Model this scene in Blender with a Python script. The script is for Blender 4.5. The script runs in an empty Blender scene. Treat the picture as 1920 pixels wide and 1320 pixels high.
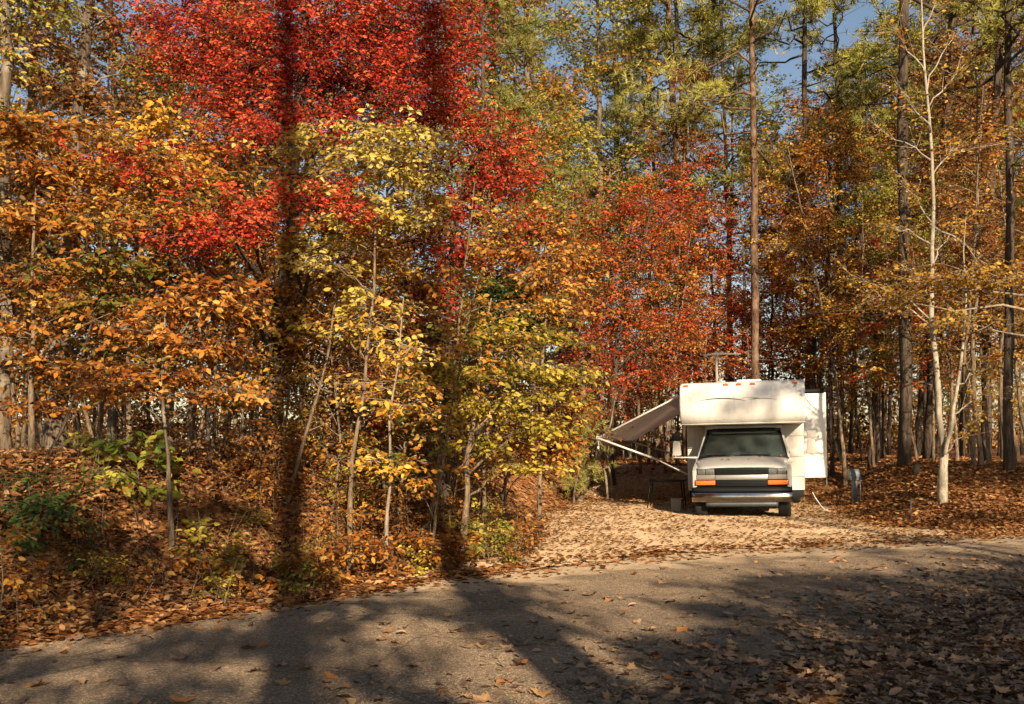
import bpy, bmesh, math, random
import numpy as np
from mathutils import Vector, Matrix

R = math.radians
rng = np.random.default_rng(7)
random.seed(7)
sc = bpy.context.scene
COL = sc.collection

# ------------------------------------------------------------------ camera
F = 1867.0                     # focal length in pixels of the 1920 px wide photograph
HOR, CX, EYE = 819.0, 960.0, 1.6
cam_d = bpy.data.cameras.new('camera')
cam = bpy.data.objects.new('camera', cam_d); COL.objects.link(cam)
cam_d.sensor_width = 36.0
cam_d.lens = 36.0 * F / 1920.0
cam_d.shift_y = (HOR - 660.0) / 1920.0
cam_d.clip_start = 0.05
cam_d.clip_end = 3000
cam.location = (0, 0, EYE)
cam.rotation_euler = (R(90), 0, 0)
sc.camera = cam

# ------------------------------------------------------------------ sky, sun, exposure
SUN_EL = R(22)
SH = Vector((-0.204, 0.979, 0)).normalized()            # where shadows run on the ground
w = bpy.data.worlds.new('World'); sc.world = w; w.use_nodes = True
nt = w.node_tree; nt.nodes.clear()
o_ = nt.nodes.new('ShaderNodeOutputWorld'); b_ = nt.nodes.new('ShaderNodeBackground')
s_ = nt.nodes.new('ShaderNodeTexSky'); s_.sky_type = 'NISHITA'; s_.sun_disc = False
s_.sun_elevation = SUN_EL
s_.sun_rotation = math.atan2(-SH.x, -SH.y)
s_.air_density = 1.0; s_.dust_density = 0.5; s_.ozone_density = 0.0
b_.inputs['Strength'].default_value = 0.066
nt.links.new(s_.outputs[0], b_.inputs[0]); nt.links.new(b_.outputs[0], o_.inputs[0])
sun_d = bpy.data.lights.new('sun', 'SUN'); sun_d.energy = 5.0; sun_d.angle = R(0.55)
sun_d.color = (1.0, 0.80, 0.56)
sun = bpy.data.objects.new('sun', sun_d); COL.objects.link(sun)
sd = Vector((SH.x * math.cos(SUN_EL), SH.y * math.cos(SUN_EL), -math.sin(SUN_EL)))
sun.rotation_euler = sd.to_track_quat('-Z', 'Y').to_euler()
sun.location = (5, -20, 30)
sc.view_settings.view_transform = 'Standard'
sc.view_settings.look = 'None'
sc.view_settings.gamma = 1.0
sc.view_settings.exposure = 0.8
sc.render.engine = 'CYCLES'
cy = sc.cycles
cy.max_bounces = 4; cy.diffuse_bounces = 2; cy.glossy_bounces = 2; cy.transmission_bounces = 3
cy.use_light_tree = False;
cy.use_adaptive_sampling = True; cy.adaptive_threshold = 0.03
cy.transparent_max_bounces = 6; cy.caustics_reflective = False; cy.caustics_refractive = False

# ------------------------------------------------------------------ helpers
def W(px, py, Y):
    """point of the place at depth Y (m) that the photograph shows at px, py"""
    return np.array([(px - CX) / F * Y, Y, EYE + (HOR - py) / F * Y])

def sm(a, b, x):
    t = np.clip((np.asarray(x, float) - a) / (b - a), 0, 1)
    return t * t * (3 - 2 * t)

class G:
    """collects polygons (numpy) and links them as one mesh object"""
    def __init__(s): s.v = []; s.f = []; s.t = []; s.n = 0
    def add(s, v, faces, tone=None):
        v = np.asarray(v, float)
        for f in faces:
            f = np.asarray(f, int)
            if len(f): s.f.append(f + s.n)
        s.v.append(v); s.t.append(np.full(len(v), .5) if tone is None else np.asarray(tone, float)); s.n += len(v)
    def mesh(s, name, mats, smooth=False):
        me = bpy.data.meshes.new(name)
        if s.n:
            V = np.concatenate(s.v); me.vertices.add(len(V)); me.vertices.foreach_set('co', V.astype(np.float32).ravel())
            loops = np.concatenate([f.ravel() for f in s.f]); tot = np.concatenate([np.full(len(f), f.shape[1]) for f in s.f])
            me.loops.add(len(loops)); me.loops.foreach_set('vertex_index', loops.astype(np.int32))
            st = np.concatenate([[0], np.cumsum(tot)[:-1]])
            me.polygons.add(len(tot)); me.polygons.foreach_set('loop_start', st.astype(np.int32)); me.polygons.foreach_set('loop_total', tot.astype(np.int32))
            if smooth: me.polygons.foreach_set('use_smooth', np.ones(len(tot), bool))
            a = me.attributes.new('tone', 'FLOAT', 'POINT'); a.data.foreach_set('value', np.concatenate(s.t).astype(np.float32))
            me.update(calc_edges=True)
        for m in (mats if isinstance(mats, (list, tuple)) else [mats]): me.materials.append(m)
        return me
    def obj(s, name, mat, parent=None, smooth=False):
        return link(name, s.mesh(name, mat, smooth), parent)

def link(name, data, parent=None):
    o = bpy.data.objects.new(name, data); COL.objects.link(o)
    if parent is not None: o.parent = parent
    return o

def tag(o, label=None, cat=None, group=None, kind=None):
    if label: o['label'] = label
    if cat: o['category'] = cat
    if group: o['group'] = group
    if kind: o['kind'] = kind
    return o

def unit(a):
    a = np.asarray(a, float); return a / np.maximum(np.linalg.norm(a, axis=-1, keepdims=True), 1e-9)

def tube(g, pts, rad, sides=6, rough=0.0, tone=None, cap=True):
    pts = np.asarray(pts, float); n = len(pts); rad = np.broadcast_to(np.asarray(rad, float), (n,))
    d = np.gradient(pts, axis=0) if n > 2 else np.repeat((pts[1:] - pts[:1]), n, 0)
    d = unit(d); ref = np.where(np.abs(d[:, 2:3]) > .9, [[1., 0, 0]], [[0, 0, 1.]])
    a = unit(np.cross(d, ref)); b = np.cross(d, a)
    for i in range(1, n):                    # keep the frame from twisting
        a[i] = unit(a[i - 1] - d[i] * np.dot(a[i - 1], d[i])); b[i] = np.cross(d[i], a[i])
    th = np.arange(sides) * 2 * math.pi / sides
    rr = rad[:, None] * (1 + (rng.normal(0, rough, (n, sides)) if rough else 0))
    v = pts[:, None] + a[:, None] * (np.cos(th) * rr)[..., None] + b[:, None] * (np.sin(th) * rr)[..., None]
    i, j = np.meshgrid(np.arange(n - 1), np.arange(sides), indexing='ij'); k = (j + 1) % sides
    f = np.stack([i * sides + j, i * sides + k, (i + 1) * sides + k, (i + 1) * sides + j], -1).reshape(-1, 4)
    fs = [f]
    if cap and sides > 3: fs += [np.arange(sides)[None, ::-1], (np.arange(sides) + (n - 1) * sides)[None]]
    g.add(v.reshape(-1, 3), fs, None if tone is None else np.full(n * sides, tone))

def twigs(g, A, B, r0, r1, tone=.5):
    """many straight three sided twigs at once"""
    A, B = np.asarray(A), np.asarray(B); n = len(A)
    if n == 0: return
    d = unit(B - A); ref = np.where(np.abs(d[:, 2:3]) > .9, [[1., 0, 0]], [[0, 0, 1.]])
    a = unit(np.cross(d, ref)); b = np.cross(d, a)
    vs = []
    for P, r in ((A, r0), (B, r1)):
        r = np.broadcast_to(np.asarray(r, float), (n,))[:, None]
        for t in (0, 2.094, 4.189): vs.append(P + (a * math.cos(t) + b * math.sin(t)) * r)
    v = np.stack(vs, 1).reshape(-1, 3); o = np.arange(n)[:, None] * 6
    f = np.concatenate([o + np.array([[0, 1, 4, 3]]), o + np.array([[1, 2, 5, 4]]), o + np.array([[2, 0, 3, 5]])])
    g.add(v, [f], np.full(len(v), tone))

LEAF = (np.array([[0, 0, 0], [.32, .26, .05], [.68, .22, .02], [1, 0, -.14], [.68, -.22, .02], [.32, -.26, .05]]), [np.array([[0, 1, 2, 3]]), np.array([[0, 3, 4, 5]])])
LEAF2 = (np.array([[0, 0, 0], [.5, .3, .05], [1, 0, -.08], [.5, -.3, .05]]), [np.array([[0, 1, 2]]), np.array([[0, 2, 3]])])
def _lobed():
    # a five lobed maple leaf, stalk at the origin, curled a little
    out = [(0, 0), (.10, .22), (-.06, .46), (.20, .40), (.34, .62), (.46, .36), (.62, .40), (.60, .20), (.80, .16), (1.02, 0)]
    o = out + [(x, -y) for x, y in out[-2:0:-1]]
    v = [[x, y, .55 * y * y + .12 * (x - .5) ** 2] for x, y in o] + [[.38, 0, -.02]]
    n = len(o)
    return np.array(v), [np.array([[i, (i + 1) % n, n] for i in range(n)])]
LOBED = _lobed()
TRI = (np.array([[0, .5, 0], [0, -.5, 0], [1, 0, 0]]), [np.array([[0, 1, 2]])])

def leaves(g, pos, axis, nrm, size, tone, tpl=LEAF, width=1.0):
    pos = np.asarray(pos); n = len(pos)
    if n == 0: return
    x = unit(axis); z = unit(nrm - x * np.sum(nrm * x, -1, keepdims=True)); y = np.cross(z, x)
    s = np.broadcast_to(np.asarray(size, float), (n,))[:, None, None]
    t = tpl[0]
    v = pos[:, None] + s * (x[:, None] * t[None, :, :1] + y[:, None] * t[None, :, 1:2] * width + z[:, None] * t[None, :, 2:])
    k = len(t); off = (np.arange(n) * k)[:, None]
    g.add(v.reshape(-1, 3), [(off[:, None] + f[None]).reshape(-1, f.shape[1]) for f in tpl[1]], np.repeat(tone, k))

def rv(n): return unit(rng.normal(size=(n, 3)))

def spray(gc, gb, base, direc, length, nleaf, size, tone, droop=.25, tpl=LEAF, twig_r=.004, flat=.6, spread=.5):
    """twigs with leaves left and right of them: base, direc (n,3), all at once"""
    n = len(base); d = unit(direc); tip = base + d * length[:, None]; tip[:, 2] -= droop * length * rng.random(n)
    if gb is not None: twigs(gb, base, tip, twig_r, twig_r * .4)
    u = (np.arange(nleaf)[None] + rng.random((n, nleaf))) / nleaf
    p = base[:, None] + (tip - base)[:, None] * u[..., None]
    side = unit(np.cross(d, [0, 0, 1.])); sg = np.where(np.arange(nleaf) % 2 == 0, 1., -1.)[None, :, None]
    ax = d[:, None] * .6 + side[:, None] * sg * .9 + rng.normal(0, .35, (n, nleaf, 3)); ax[..., 2] -= .35
    p = p + unit(ax) * (rng.random((n, nleaf, 1)) * spread * size) + rng.normal(0, .03, (n, nleaf, 3))
    nr = np.array([0, 0, 1.]) * flat + rng.normal(0, .55, (n, nleaf, 3)); nr[..., 1] -= .15
    sz = size * (.6 + .7 * rng.random((n, nleaf)))
    tn = np.clip(tone[:, None] + rng.normal(0, .16, (n, nleaf)), 0, 1)
    leaves(gc, p.reshape(-1, 3), ax.reshape(-1, 3), nr.reshape(-1, 3), sz.ravel(), tn.ravel(), tpl)

def bend(a, b, sag=.1, n=5, jit=.06):
    a, b = np.asarray(a, float), np.asarray(b, float); t = np.linspace(0, 1, n)[:, None]
    L = np.linalg.norm(b - a); p = a + (b - a) * t
    p[:, 2] += (np.sin(t[:, 0] * math.pi) * sag * L)
    p[1:-1] += rng.normal(0, jit * L * .5, (n - 2, 3)); return p

def dense(path, step=.5, jit=.012):
    """resample a polyline smoothly (Catmull-Rom)"""
    p = np.asarray(path, float)
    if len(p) == 2: p = np.array([p[0], p[0] * .67 + p[1] * .33, p[0] * .33 + p[1] * .67, p[1]])
    q = np.concatenate([[2 * p[0] - p[1]], p, [2 * p[-1] - p[-2]]]); out = []
    for i in range(1, len(q) - 2):
        L = np.linalg.norm(q[i + 1] - q[i]); m = max(2, int(L / step))
        for t in np.arange(m) / m:
            out.append(.5 * ((2 * q[i]) + (-q[i - 1] + q[i + 1]) * t + (2 * q[i - 1] - 5 * q[i] + 4 * q[i + 1] - q[i + 2]) * t * t + (-q[i - 1] + 3 * q[i] - 3 * q[i + 1] + q[i + 2]) * t ** 3))
    out.append(p[-1]); out = np.array(out); out[1:-1, :2] += rng.normal(0, jit, (len(out) - 2, 2)); return out

# ------------------------------------------------------------------ materials
def new_mat(name):
    m = bpy.data.materials.new(name); m.use_nodes = True; n = m.node_tree; n.nodes.clear()
    out = n.nodes.new('ShaderNodeOutputMaterial'); return m, n, out
def nd(n, t, **kw):
    x = n.nodes.new(t)
    for k, v in kw.items():
        if hasattr(x, k) and k not in x.inputs: setattr(x, k, v)
        else: x.inputs[k].default_value = v
    return x
def ramp(n, stops, inter='LINEAR'):
    r = n.nodes.new('ShaderNodeValToRGB'); r.color_ramp.interpolation = inter
    e = r.color_ramp.elements
    while len(e) < len(stops): e.new(.5)
    for el, (p, c) in zip(e, stops): el.position = p; el.color = (*c, 1)
    return r
def plain(name, col, rough=.5, metal=0, spec=.5, noise=0, nscale=6, bump=0, bscale=40, coat=0, dirt=None):
    m, n, out = new_mat(name)
    p = nd(n, 'ShaderNodeBsdfPrincipled'); p.inputs['Base Color'].default_value = (*col, 1); p.inputs['Roughness'].default_value = rough
    p.inputs['Metallic'].default_value = metal; p.inputs['Specular IOR Level'].default_value = spec; p.inputs['Coat Weight'].default_value = coat
    tc = nd(n, 'ShaderNodeTexCoord')
    if noise:
        t = nd(n, 'ShaderNodeTexNoise', Scale=nscale, Detail=5.0, Roughness=.6); n.links.new(tc.outputs['Object'], t.inputs['Vector'])
        c2 = dirt or tuple(x * (1 - noise) for x in col)
        r = ramp(n, [(.35, c2), (.62, col)]); n.links.new(t.outputs[0], r.inputs[0]); n.links.new(r.outputs[0], p.inputs['Base Color'])
    if bump:
        t2 = nd(n, 'ShaderNodeTexNoise', Scale=bscale, Detail=4.0); n.links.new(tc.outputs['Object'], t2.inputs['Vector'])
        bm_ = nd(n, 'ShaderNodeBump', Strength=bump, Distance=.02); n.links.new(t2.outputs[0], bm_.inputs['Height']); n.links.new(bm_.outputs[0], p.inputs['Normal'])
    n.links.new(p.outputs[0], out.inputs[0]); return m
def leafmat(name, cols, trans=.35, var=.24):
    m, n, out = new_mat(name)
    at = nd(n, 'ShaderNodeAttribute', attribute_name='tone')
    k = len(cols); r = ramp(n, [(.12 + .76 * i / (k - 1), c) for i, c in enumerate(cols)])
    n.links.new(at.outputs['Fac'], r.inputs[0])
    oi = nd(n, 'ShaderNodeObjectInfo'); mr = nd(n, 'ShaderNodeMapRange'); mr.inputs['To Min'].default_value = 1 - var; mr.inputs['To Max'].default_value = 1 + var
    n.links.new(oi.outputs['Random'], mr.inputs['Value'])
    hs = nd(n, 'ShaderNodeHueSaturation'); n.links.new(r.outputs[0], hs.inputs['Color']); n.links.new(mr.outputs[0], hs.inputs['Value'])
    d = nd(n, 'ShaderNodeBsdfDiffuse'); n.links.new(hs.outputs[0], d.inputs['Color'])
    t = nd(n, 'ShaderNodeBsdfTranslucent'); n.links.new(hs.outputs[0], t.inputs['Color'])
    mx = nd(n, 'ShaderNodeMixShader'); mx.inputs[0].default_value = trans
    n.links.new(d.outputs[0], mx.inputs[1]); n.links.new(t.outputs[0], mx.inputs[2]); n.links.new(mx.outputs[0], out.inputs[0]); return m
def barkmat(name, dark, light, patch=None, vs=(9, 9, 1.6), bump=.9):
    m, n, out = new_mat(name)
    tc = nd(n, 'ShaderNodeTexCoord'); mp = nd(n, 'ShaderNodeMapping'); mp.inputs['Scale'].default_value = vs
    n.links.new(tc.outputs['Object'], mp.inputs['Vector'])
    t = nd(n, 'ShaderNodeTexNoise', Scale=2.2, Detail=6.0, Roughness=.65, Distortion=.6); n.links.new(mp.outputs[0], t.inputs['Vector'])
    r = ramp(n, [(.36, dark), (.62, light)]); n.links.new(t.outputs[0], r.inputs[0]); col = r.outputs[0]
    if patch:
        t3 = nd(n, 'ShaderNodeTexNoise', Scale=2.4, Detail=3.0); n.links.new(tc.outputs['Object'], t3.inputs['Vector'])
        r3 = ramp(n, [(.5, (0, 0, 0)), (.62, (1, 1, 1))]); n.links.new(t3.outputs[0], r3.inputs[0])
        mx = nd(n, 'ShaderNodeMix', data_type='RGBA'); n.links.new(r3.outputs[0], mx.inputs[0]); n.links.new(col, mx.inputs[6]); mx.inputs[7].default_value = (*patch, 1); col = mx.outputs[2]
    p = nd(n, 'ShaderNodeBsdfPrincipled', Roughness=.9); p.inputs['Specular IOR Level'].default_value = .15
    n.links.new(col, p.inputs['Base Color'])
    bp = nd(n, 'ShaderNodeBump', Strength=bump, Distance=.03); n.links.new(t.outputs[0], bp.inputs['Height']); n.links.new(bp.outputs[0], p.inputs['Normal'])
    n.links.new(p.outputs[0], out.inputs[0]); return m

M = {}
M['red'] = leafmat('leaf_red', [(.24, .022, .015), (.48, .05, .026), (.66, .095, .044), (.73, .19, .08)])
M['redorange'] = leafmat('leaf_red_orange', [(.38, .045, .018), (.62, .09, .03), (.72, .155, .045), (.76, .27, .08)])
M['orange'] = leafmat('leaf_orange', [(.15, .05, .014), (.40, .13, .024), (.58, .25, .045), (.70, .44, .12)])
M['gold'] = leafmat('leaf_gold', [(.30, .13, .02), (.54, .27, .04), (.68, .40, .06), (.74, .54, .14)])
M['yellow'] = leafmat('leaf_yellow', [(.34, .24, .045), (.54, .40, .07), (.68, .53, .11), (.75, .62, .20)])
M['yellowgreen'] = leafmat('leaf_yellow_green', [(.13, .13, .028), (.34, .27, .04), (.56, .42, .06), (.70, .53, .11)])
M['olive'] = leafmat('leaf_olive', [(.18, .19, .04), (.33, .32, .065), (.47, .42, .09), (.60, .43, .10)])
M['mixed'] = leafmat('leaf_mixed', [(.10, .13, .03), (.28, .22, .04), (.50, .18, .035), (.64, .36, .07)])
M['rust'] = leafmat('leaf_rust', [(.10, .04, .016), (.22, .085, .026), (.37, .165, .045), (.52, .29, .09)])
M['green'] = leafmat('leaf_green', [(.03, .06, .02), (.06, .10, .03), (.12, .16, .04), (.24, .26, .06)])
M['bright_green'] = leafmat('leaf_bright_green', [(.10, .15, .03), (.18, .23, .04), (.32, .33, .05), (.46, .38, .07)])
M['needle'] = leafmat('pine_needle', [(.09, .11, .03), (.17, .18, .05), (.27, .27, .07), (.38, .35, .09)], trans=.2)
M['needle_pale'] = leafmat('pine_needle_pale', [(.20, .21, .05), (.33, .32, .08), (.44, .41, .10), (.54, .47, .14)], trans=.2)
M['litter'] = leafmat('dry_leaf', [(.10, .04, .02), (.26, .10, .035), (.44, .20, .07), (.60, .36, .16)], trans=.12)
M['litter_grey'] = leafmat('old_leaf', [(.12, .08, .055), (.25, .165, .11), (.40, .26, .16), (.56, .34, .16)], trans=.1)
M['bark_oak'] = barkmat('bark_oak', (.07, .05, .035), (.22, .17, .12), (.30, .26, .20))
M['bark_dark'] = barkmat('bark_dark', (.035, .026, .02), (.12, .09, .065))
M['bark_pine'] = barkmat('bark_pine', (.05, .03, .02), (.19, .115, .07), (.24, .16, .105), vs=(7, 7, 2.2), bump=1)
M['bark_pale'] = barkmat('bark_pale', (.24, .20, .14), (.48, .43, .34), (.30, .26, .20), vs=(5, 5, 3), bump=.5)
M['bark_sapling'] = barkmat('bark_sapling', (.08, .055, .035), (.27, .20, .13), vs=(12, 12, 3), bump=.4)
M['bark_beech'] = barkmat('bark_beech', (.17, .13, .09), (.36, .30, .22), vs=(6, 6, 3), bump=.4)

def ground_material():
    m, n, out = new_mat('forest_floor')
    tc = nd(n, 'ShaderNodeTexCoord')
    v = nd(n, 'ShaderNodeTexVoronoi', Scale=16.0); v.inputs['Randomness'].default_value = 1
    ds = nd(n, 'ShaderNodeTexNoise', Scale=9.0, Detail=4.0); n.links.new(tc.outputs['Object'], ds.inputs['Vector'])
    mxv = nd(n, 'ShaderNodeMix', data_type='RGBA'); mxv.inputs[0].default_value = .12
    n.links.new(tc.outputs['Object'], mxv.inputs[6]); n.links.new(ds.outputs['Color'], mxv.inputs[7]); n.links.new(mxv.outputs[2], v.inputs['Vector'])
    sep = nd(n, 'ShaderNodeSeparateColor'); n.links.new(v.outputs['Color'], sep.inputs[0])
    r = ramp(n, [(.05, (.06, .03, .015)), (.35, (.18, .075, .03)), (.65, (.32, .14, .05)), (.95, (.46, .26, .11))]); n.links.new(sep.outputs[0], r.inputs[0])
    big = nd(n, 'ShaderNodeTexNoise', Scale=.7, Detail=4.0); n.links.new(tc.outputs['Object'], big.inputs['Vector'])
    br = ramp(n, [(.38, (.5, .46, .42)), (.62, (1, 1, 1))]); n.links.new(big.outputs[0], br.inputs[0])
    mu = nd(n, 'ShaderNodeMix', data_type='RGBA', blend_type='MULTIPLY'); mu.inputs[0].default_value = 1; n.links.new(r.outputs[0], mu.inputs[6]); n.links.new(br.outputs[0], mu.inputs[7])
    p = nd(n, 'ShaderNodeBsdfPrincipled', Roughness=.9); p.inputs['Diffuse Roughness'].default_value = 1; p.inputs['Specular IOR Level'].default_value = .1
    n.links.new(mu.outputs[2], p.inputs['Base Color'])
    b = nd(n, 'ShaderNodeBump', Strength=1.0, Distance=.06); n.links.new(v.outputs['Distance'], b.inputs['Height']); n.links.new(b.outputs[0], p.inputs['Normal'])
    n.links.new(p.outputs[0], out.inputs[0]); return m
def paving(name, c0, c1, c2, spot, bump=.7, low=.62):
    m, n, out = new_mat(name)
    tc = nd(n, 'ShaderNodeTexCoord')
    t = nd(n, 'ShaderNodeTexNoise', Scale=1.1, Detail=6.0, Roughness=.6); n.links.new(tc.outputs['Object'], t.inputs['Vector'])
    r = ramp(n, [(.3, c0), (.55, c1), (.75, c2)]); n.links.new(t.outputs[0], r.inputs[0])
    v = nd(n, 'ShaderNodeTexVoronoi', Scale=85.0); n.links.new(tc.outputs['Object'], v.inputs['Vector'])
    sep = nd(n, 'ShaderNodeSeparateColor'); n.links.new(v.outputs['Color'], sep.inputs[0])
    rr = ramp(n, [(.1, (low, low, low)), (.7, (1, 1, 1)), (.97, (spot, spot, spot))]); n.links.new(sep.outputs[0], rr.inputs[0])
    mu = nd(n, 'ShaderNodeMix', data_type='RGBA', blend_type='MULTIPLY'); mu.inputs[0].default_value = 1; n.links.new(r.outputs[0], mu.inputs[6]); n.links.new(rr.outputs[0], mu.inputs[7])
    p = nd(n, 'ShaderNodeBsdfPrincipled', Roughness=.85); p.inputs['Diffuse Roughness'].default_value = 1; p.inputs['Specular IOR Level'].default_value = .2
    n.links.new(mu.outputs[2], p.inputs['Base Color'])
    b = nd(n, 'ShaderNodeBump', Strength=bump, Distance=.02); n.links.new(v.outputs['Distance'], b.inputs['Height']); n.links.new(b.outputs[0], p.inputs['Normal'])
    n.links.new(p.outputs[0], out.inputs[0]); return m
def crack(mat, depth=.55):
    n = mat.node_tree; p = [x for x in n.nodes if x.type == 'BSDF_PRINCIPLED'][0]; src = p.inputs['Base Color'].links[0].from_socket
    tc = nd(n, 'ShaderNodeTexCoord'); ns = nd(n, 'ShaderNodeTexNoise', Scale=1.6, Detail=6.0); n.links.new(tc.outputs['Object'], ns.inputs['Vector'])
    mv = nd(n, 'ShaderNodeMix', data_type='RGBA'); mv.inputs[0].default_value = .3; n.links.new(tc.outputs['Object'], mv.inputs[6]); n.links.new(ns.outputs['Color'], mv.inputs[7])
    v = nd(n, 'ShaderNodeTexVoronoi', Scale=.75, feature='DISTANCE_TO_EDGE'); n.links.new(mv.outputs[2], v.inputs['Vector'])
    r = ramp(n, [(0, (depth, depth, depth)), (.012, (1, 1, 1))]); n.links.new(v.outputs['Distance'], r.inputs[0])
    b = nd(n, 'ShaderNodeTexNoise', Scale=.45, Detail=3.0); n.links.new(tc.outputs['Object'], b.inputs['Vector']); rb = ramp(n, [(.4, (.78, .78, .80)), (.6, (1.05, 1.03, 1.0))]); n.links.new(b.outputs[0], rb.inputs[0])
    a = nd(n, 'ShaderNodeMix', data_type='RGBA', blend_type='MULTIPLY'); a.inputs[0].default_value = 1; n.links.new(src, a.inputs[6]); n.links.new(r.outputs[0], a.inputs[7])
    c = nd(n, 'ShaderNodeMix', data_type='RGBA', blend_type='MULTIPLY'); c.inputs[0].default_value = 1; n.links.new(a.outputs[2], c.inputs[6]); n.links.new(rb.outputs[0], c.inputs[7]); n.links.new(c.outputs[2], p.inputs['Base Color'])
M['ground'] = ground_material()
M['asphalt'] = paving('worn_asphalt', (.185, .138, .094), (.25, .188, .128), (.32, .242, .164), 1.8)
M['gravel'] = paving('pale_gravel', (.36, .25, .145), (.46, .335, .205), (.54, .415, .27), 1.3, .45, .75)
crack(M['asphalt'])
def dusty(mat, col):
    n = mat.node_tree; p = [x for x in n.nodes if x.type == 'BSDF_PRINCIPLED'][0]; src = p.inputs['Base Color'].links[0].from_socket
    at = nd(n, 'ShaderNodeAttribute', attribute_name='tone'); tc = nd(n, 'ShaderNodeTexCoord'); ns = nd(n, 'ShaderNodeTexNoise', Scale=2.2, Detail=7.0, Roughness=.7); n.links.new(tc.outputs['Object'], ns.inputs['Vector'])
    ad = nd(n, 'ShaderNodeMath', operation='ADD'); n.links.new(at.outputs['Fac'], ad.inputs[0]); n.links.new(ns.outputs[0], ad.inputs[1])
    r = ramp(n, [(.78, (0, 0, 0)), (1.0, (.85, .85, .85))]); n.links.new(ad.outputs[0], r.inputs[0])
    c = nd(n, 'ShaderNodeMix', data_type='RGBA'); n.links.new(r.outputs[0], c.inputs[0]); n.links.new(src, c.inputs[6]); c.inputs[7].default_value = (*col, 1); n.links.new(c.outputs[2], p.inputs['Base Color'])
dusty(M['asphalt'], (.46, .35, .23))
M['white'] = plain('motorhome_white', (.80, .79, .76), .38, coat=.2, noise=.2, nscale=1.6, dirt=(.73, .71, .67))
M['cream'] = plain('motorhome_cream', (.72, .67, .59), .45, noise=.08, nscale=2)
M['vanpaint'] = plain('cab_paint', (.50, .485, .465), .28, coat=.5, noise=.08, nscale=3)
M['black'] = plain('black_plastic', (.008, .009, .010), .6, spec=.2)
M['rubber'] = plain('tyre_rubber', (.018, .018, .018), .85, bump=.3)
M['chrome'] = plain('chrome', (.62, .58, .52), .16, metal=1, noise=.2, nscale=9)
M['silver'] = plain('silver_trim', (.66, .64, .60), .3, metal=.8)
M['amber'] = plain('amber_lens', (.75, .16, .02), .2, coat=.6)
M['marker'] = plain('marker_lens', (.62, .13, .03), .25, coat=.6)
M['lens'] = plain('headlight_lens', (.22, .23, .22), .12, metal=.4, noise=.5, nscale=30, coat=1)
M['alu'] = plain('awning_aluminium', (.80, .76, .70), .35, metal=.1)
M['fabric'] = plain('awning_fabric', (.52, .40, .30), .85, bump=.15)
M['decal'] = plain('grey_decal', (.12, .11, .12), .5)
M['decal2'] = plain('tan_decal', (.45, .40, .34), .5)
M['curtain'] = plain('grey_curtain', (.70, .74, .72), .9)
M['aerial'] = plain('dull_aluminium', (.45, .40, .33), .6)
M['greymetal'] = plain('galvanised_grey', (.11, .125, .135), .5, metal=.4, noise=.3, nscale=8)
M['tub'] = plain('tan_tub', (.42, .36, .27), .6, noise=.15)
M['cable'] = plain('white_cable', (.72, .68, .60), .5)
def streak(mat, col=(.46, .42, .36)):
    n = mat.node_tree; p = [x for x in n.nodes if x.type == 'BSDF_PRINCIPLED'][0]; src = p.inputs['Base Color'].links[0].from_socket
    tc = nd(n, 'ShaderNodeTexCoord'); mp = nd(n, 'ShaderNodeMapping'); mp.inputs['Scale'].default_value = (14, 14, .7); n.links.new(tc.outputs['Object'], mp.inputs['Vector'])
    t = nd(n, 'ShaderNodeTexNoise', Scale=1.0, Detail=5.0, Roughness=.65); n.links.new(mp.outputs[0], t.inputs['Vector']); r = ramp(n, [(.52, (0, 0, 0)), (.75, (.5, .5, .5))]); n.links.new(t.outputs[0], r.inputs[0])
    c = nd(n, 'ShaderNodeMix', data_type='RGBA'); n.links.new(r.outputs[0], c.inputs[0]); n.links.new(src, c.inputs[6]); c.inputs[7].default_value = (*col, 1); n.links.new(c.outputs[2], p.inputs['Base Color'])
streak(M['white']); streak(M['cream']); streak(M['vanpaint'], (.34, .31, .27))
def fabricmat():
    m, n, out = new_mat('awning_cloth'); tc = nd(n, 'ShaderNodeTexCoord'); t = nd(n, 'ShaderNodeTexNoise', Scale=3.0, Detail=4.0); n.links.new(tc.outputs['Object'], t.inputs['Vector'])
    r = ramp(n, [(.3, (.58, .45, .34)), (.7, (.70, .57, .45))]); n.links.new(t.outputs[0], r.inputs[0])
    d = nd(n, 'ShaderNodeBsdfDiffuse'); l = nd(n, 'ShaderNodeBsdfTranslucent'); mx = nd(n, 'ShaderNodeMixShader'); mx.inputs[0].default_value = .5
    for x in (d, l): n.links.new(r.outputs[0], x.inputs['Color'])
    n.links.new(d.outputs[0], mx.inputs[1]); n.links.new(l.outputs[0], mx.inputs[2]); n.links.new(mx.outputs[0], out.inputs[0]); return m
M['fabric'] = fabricmat()
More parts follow.
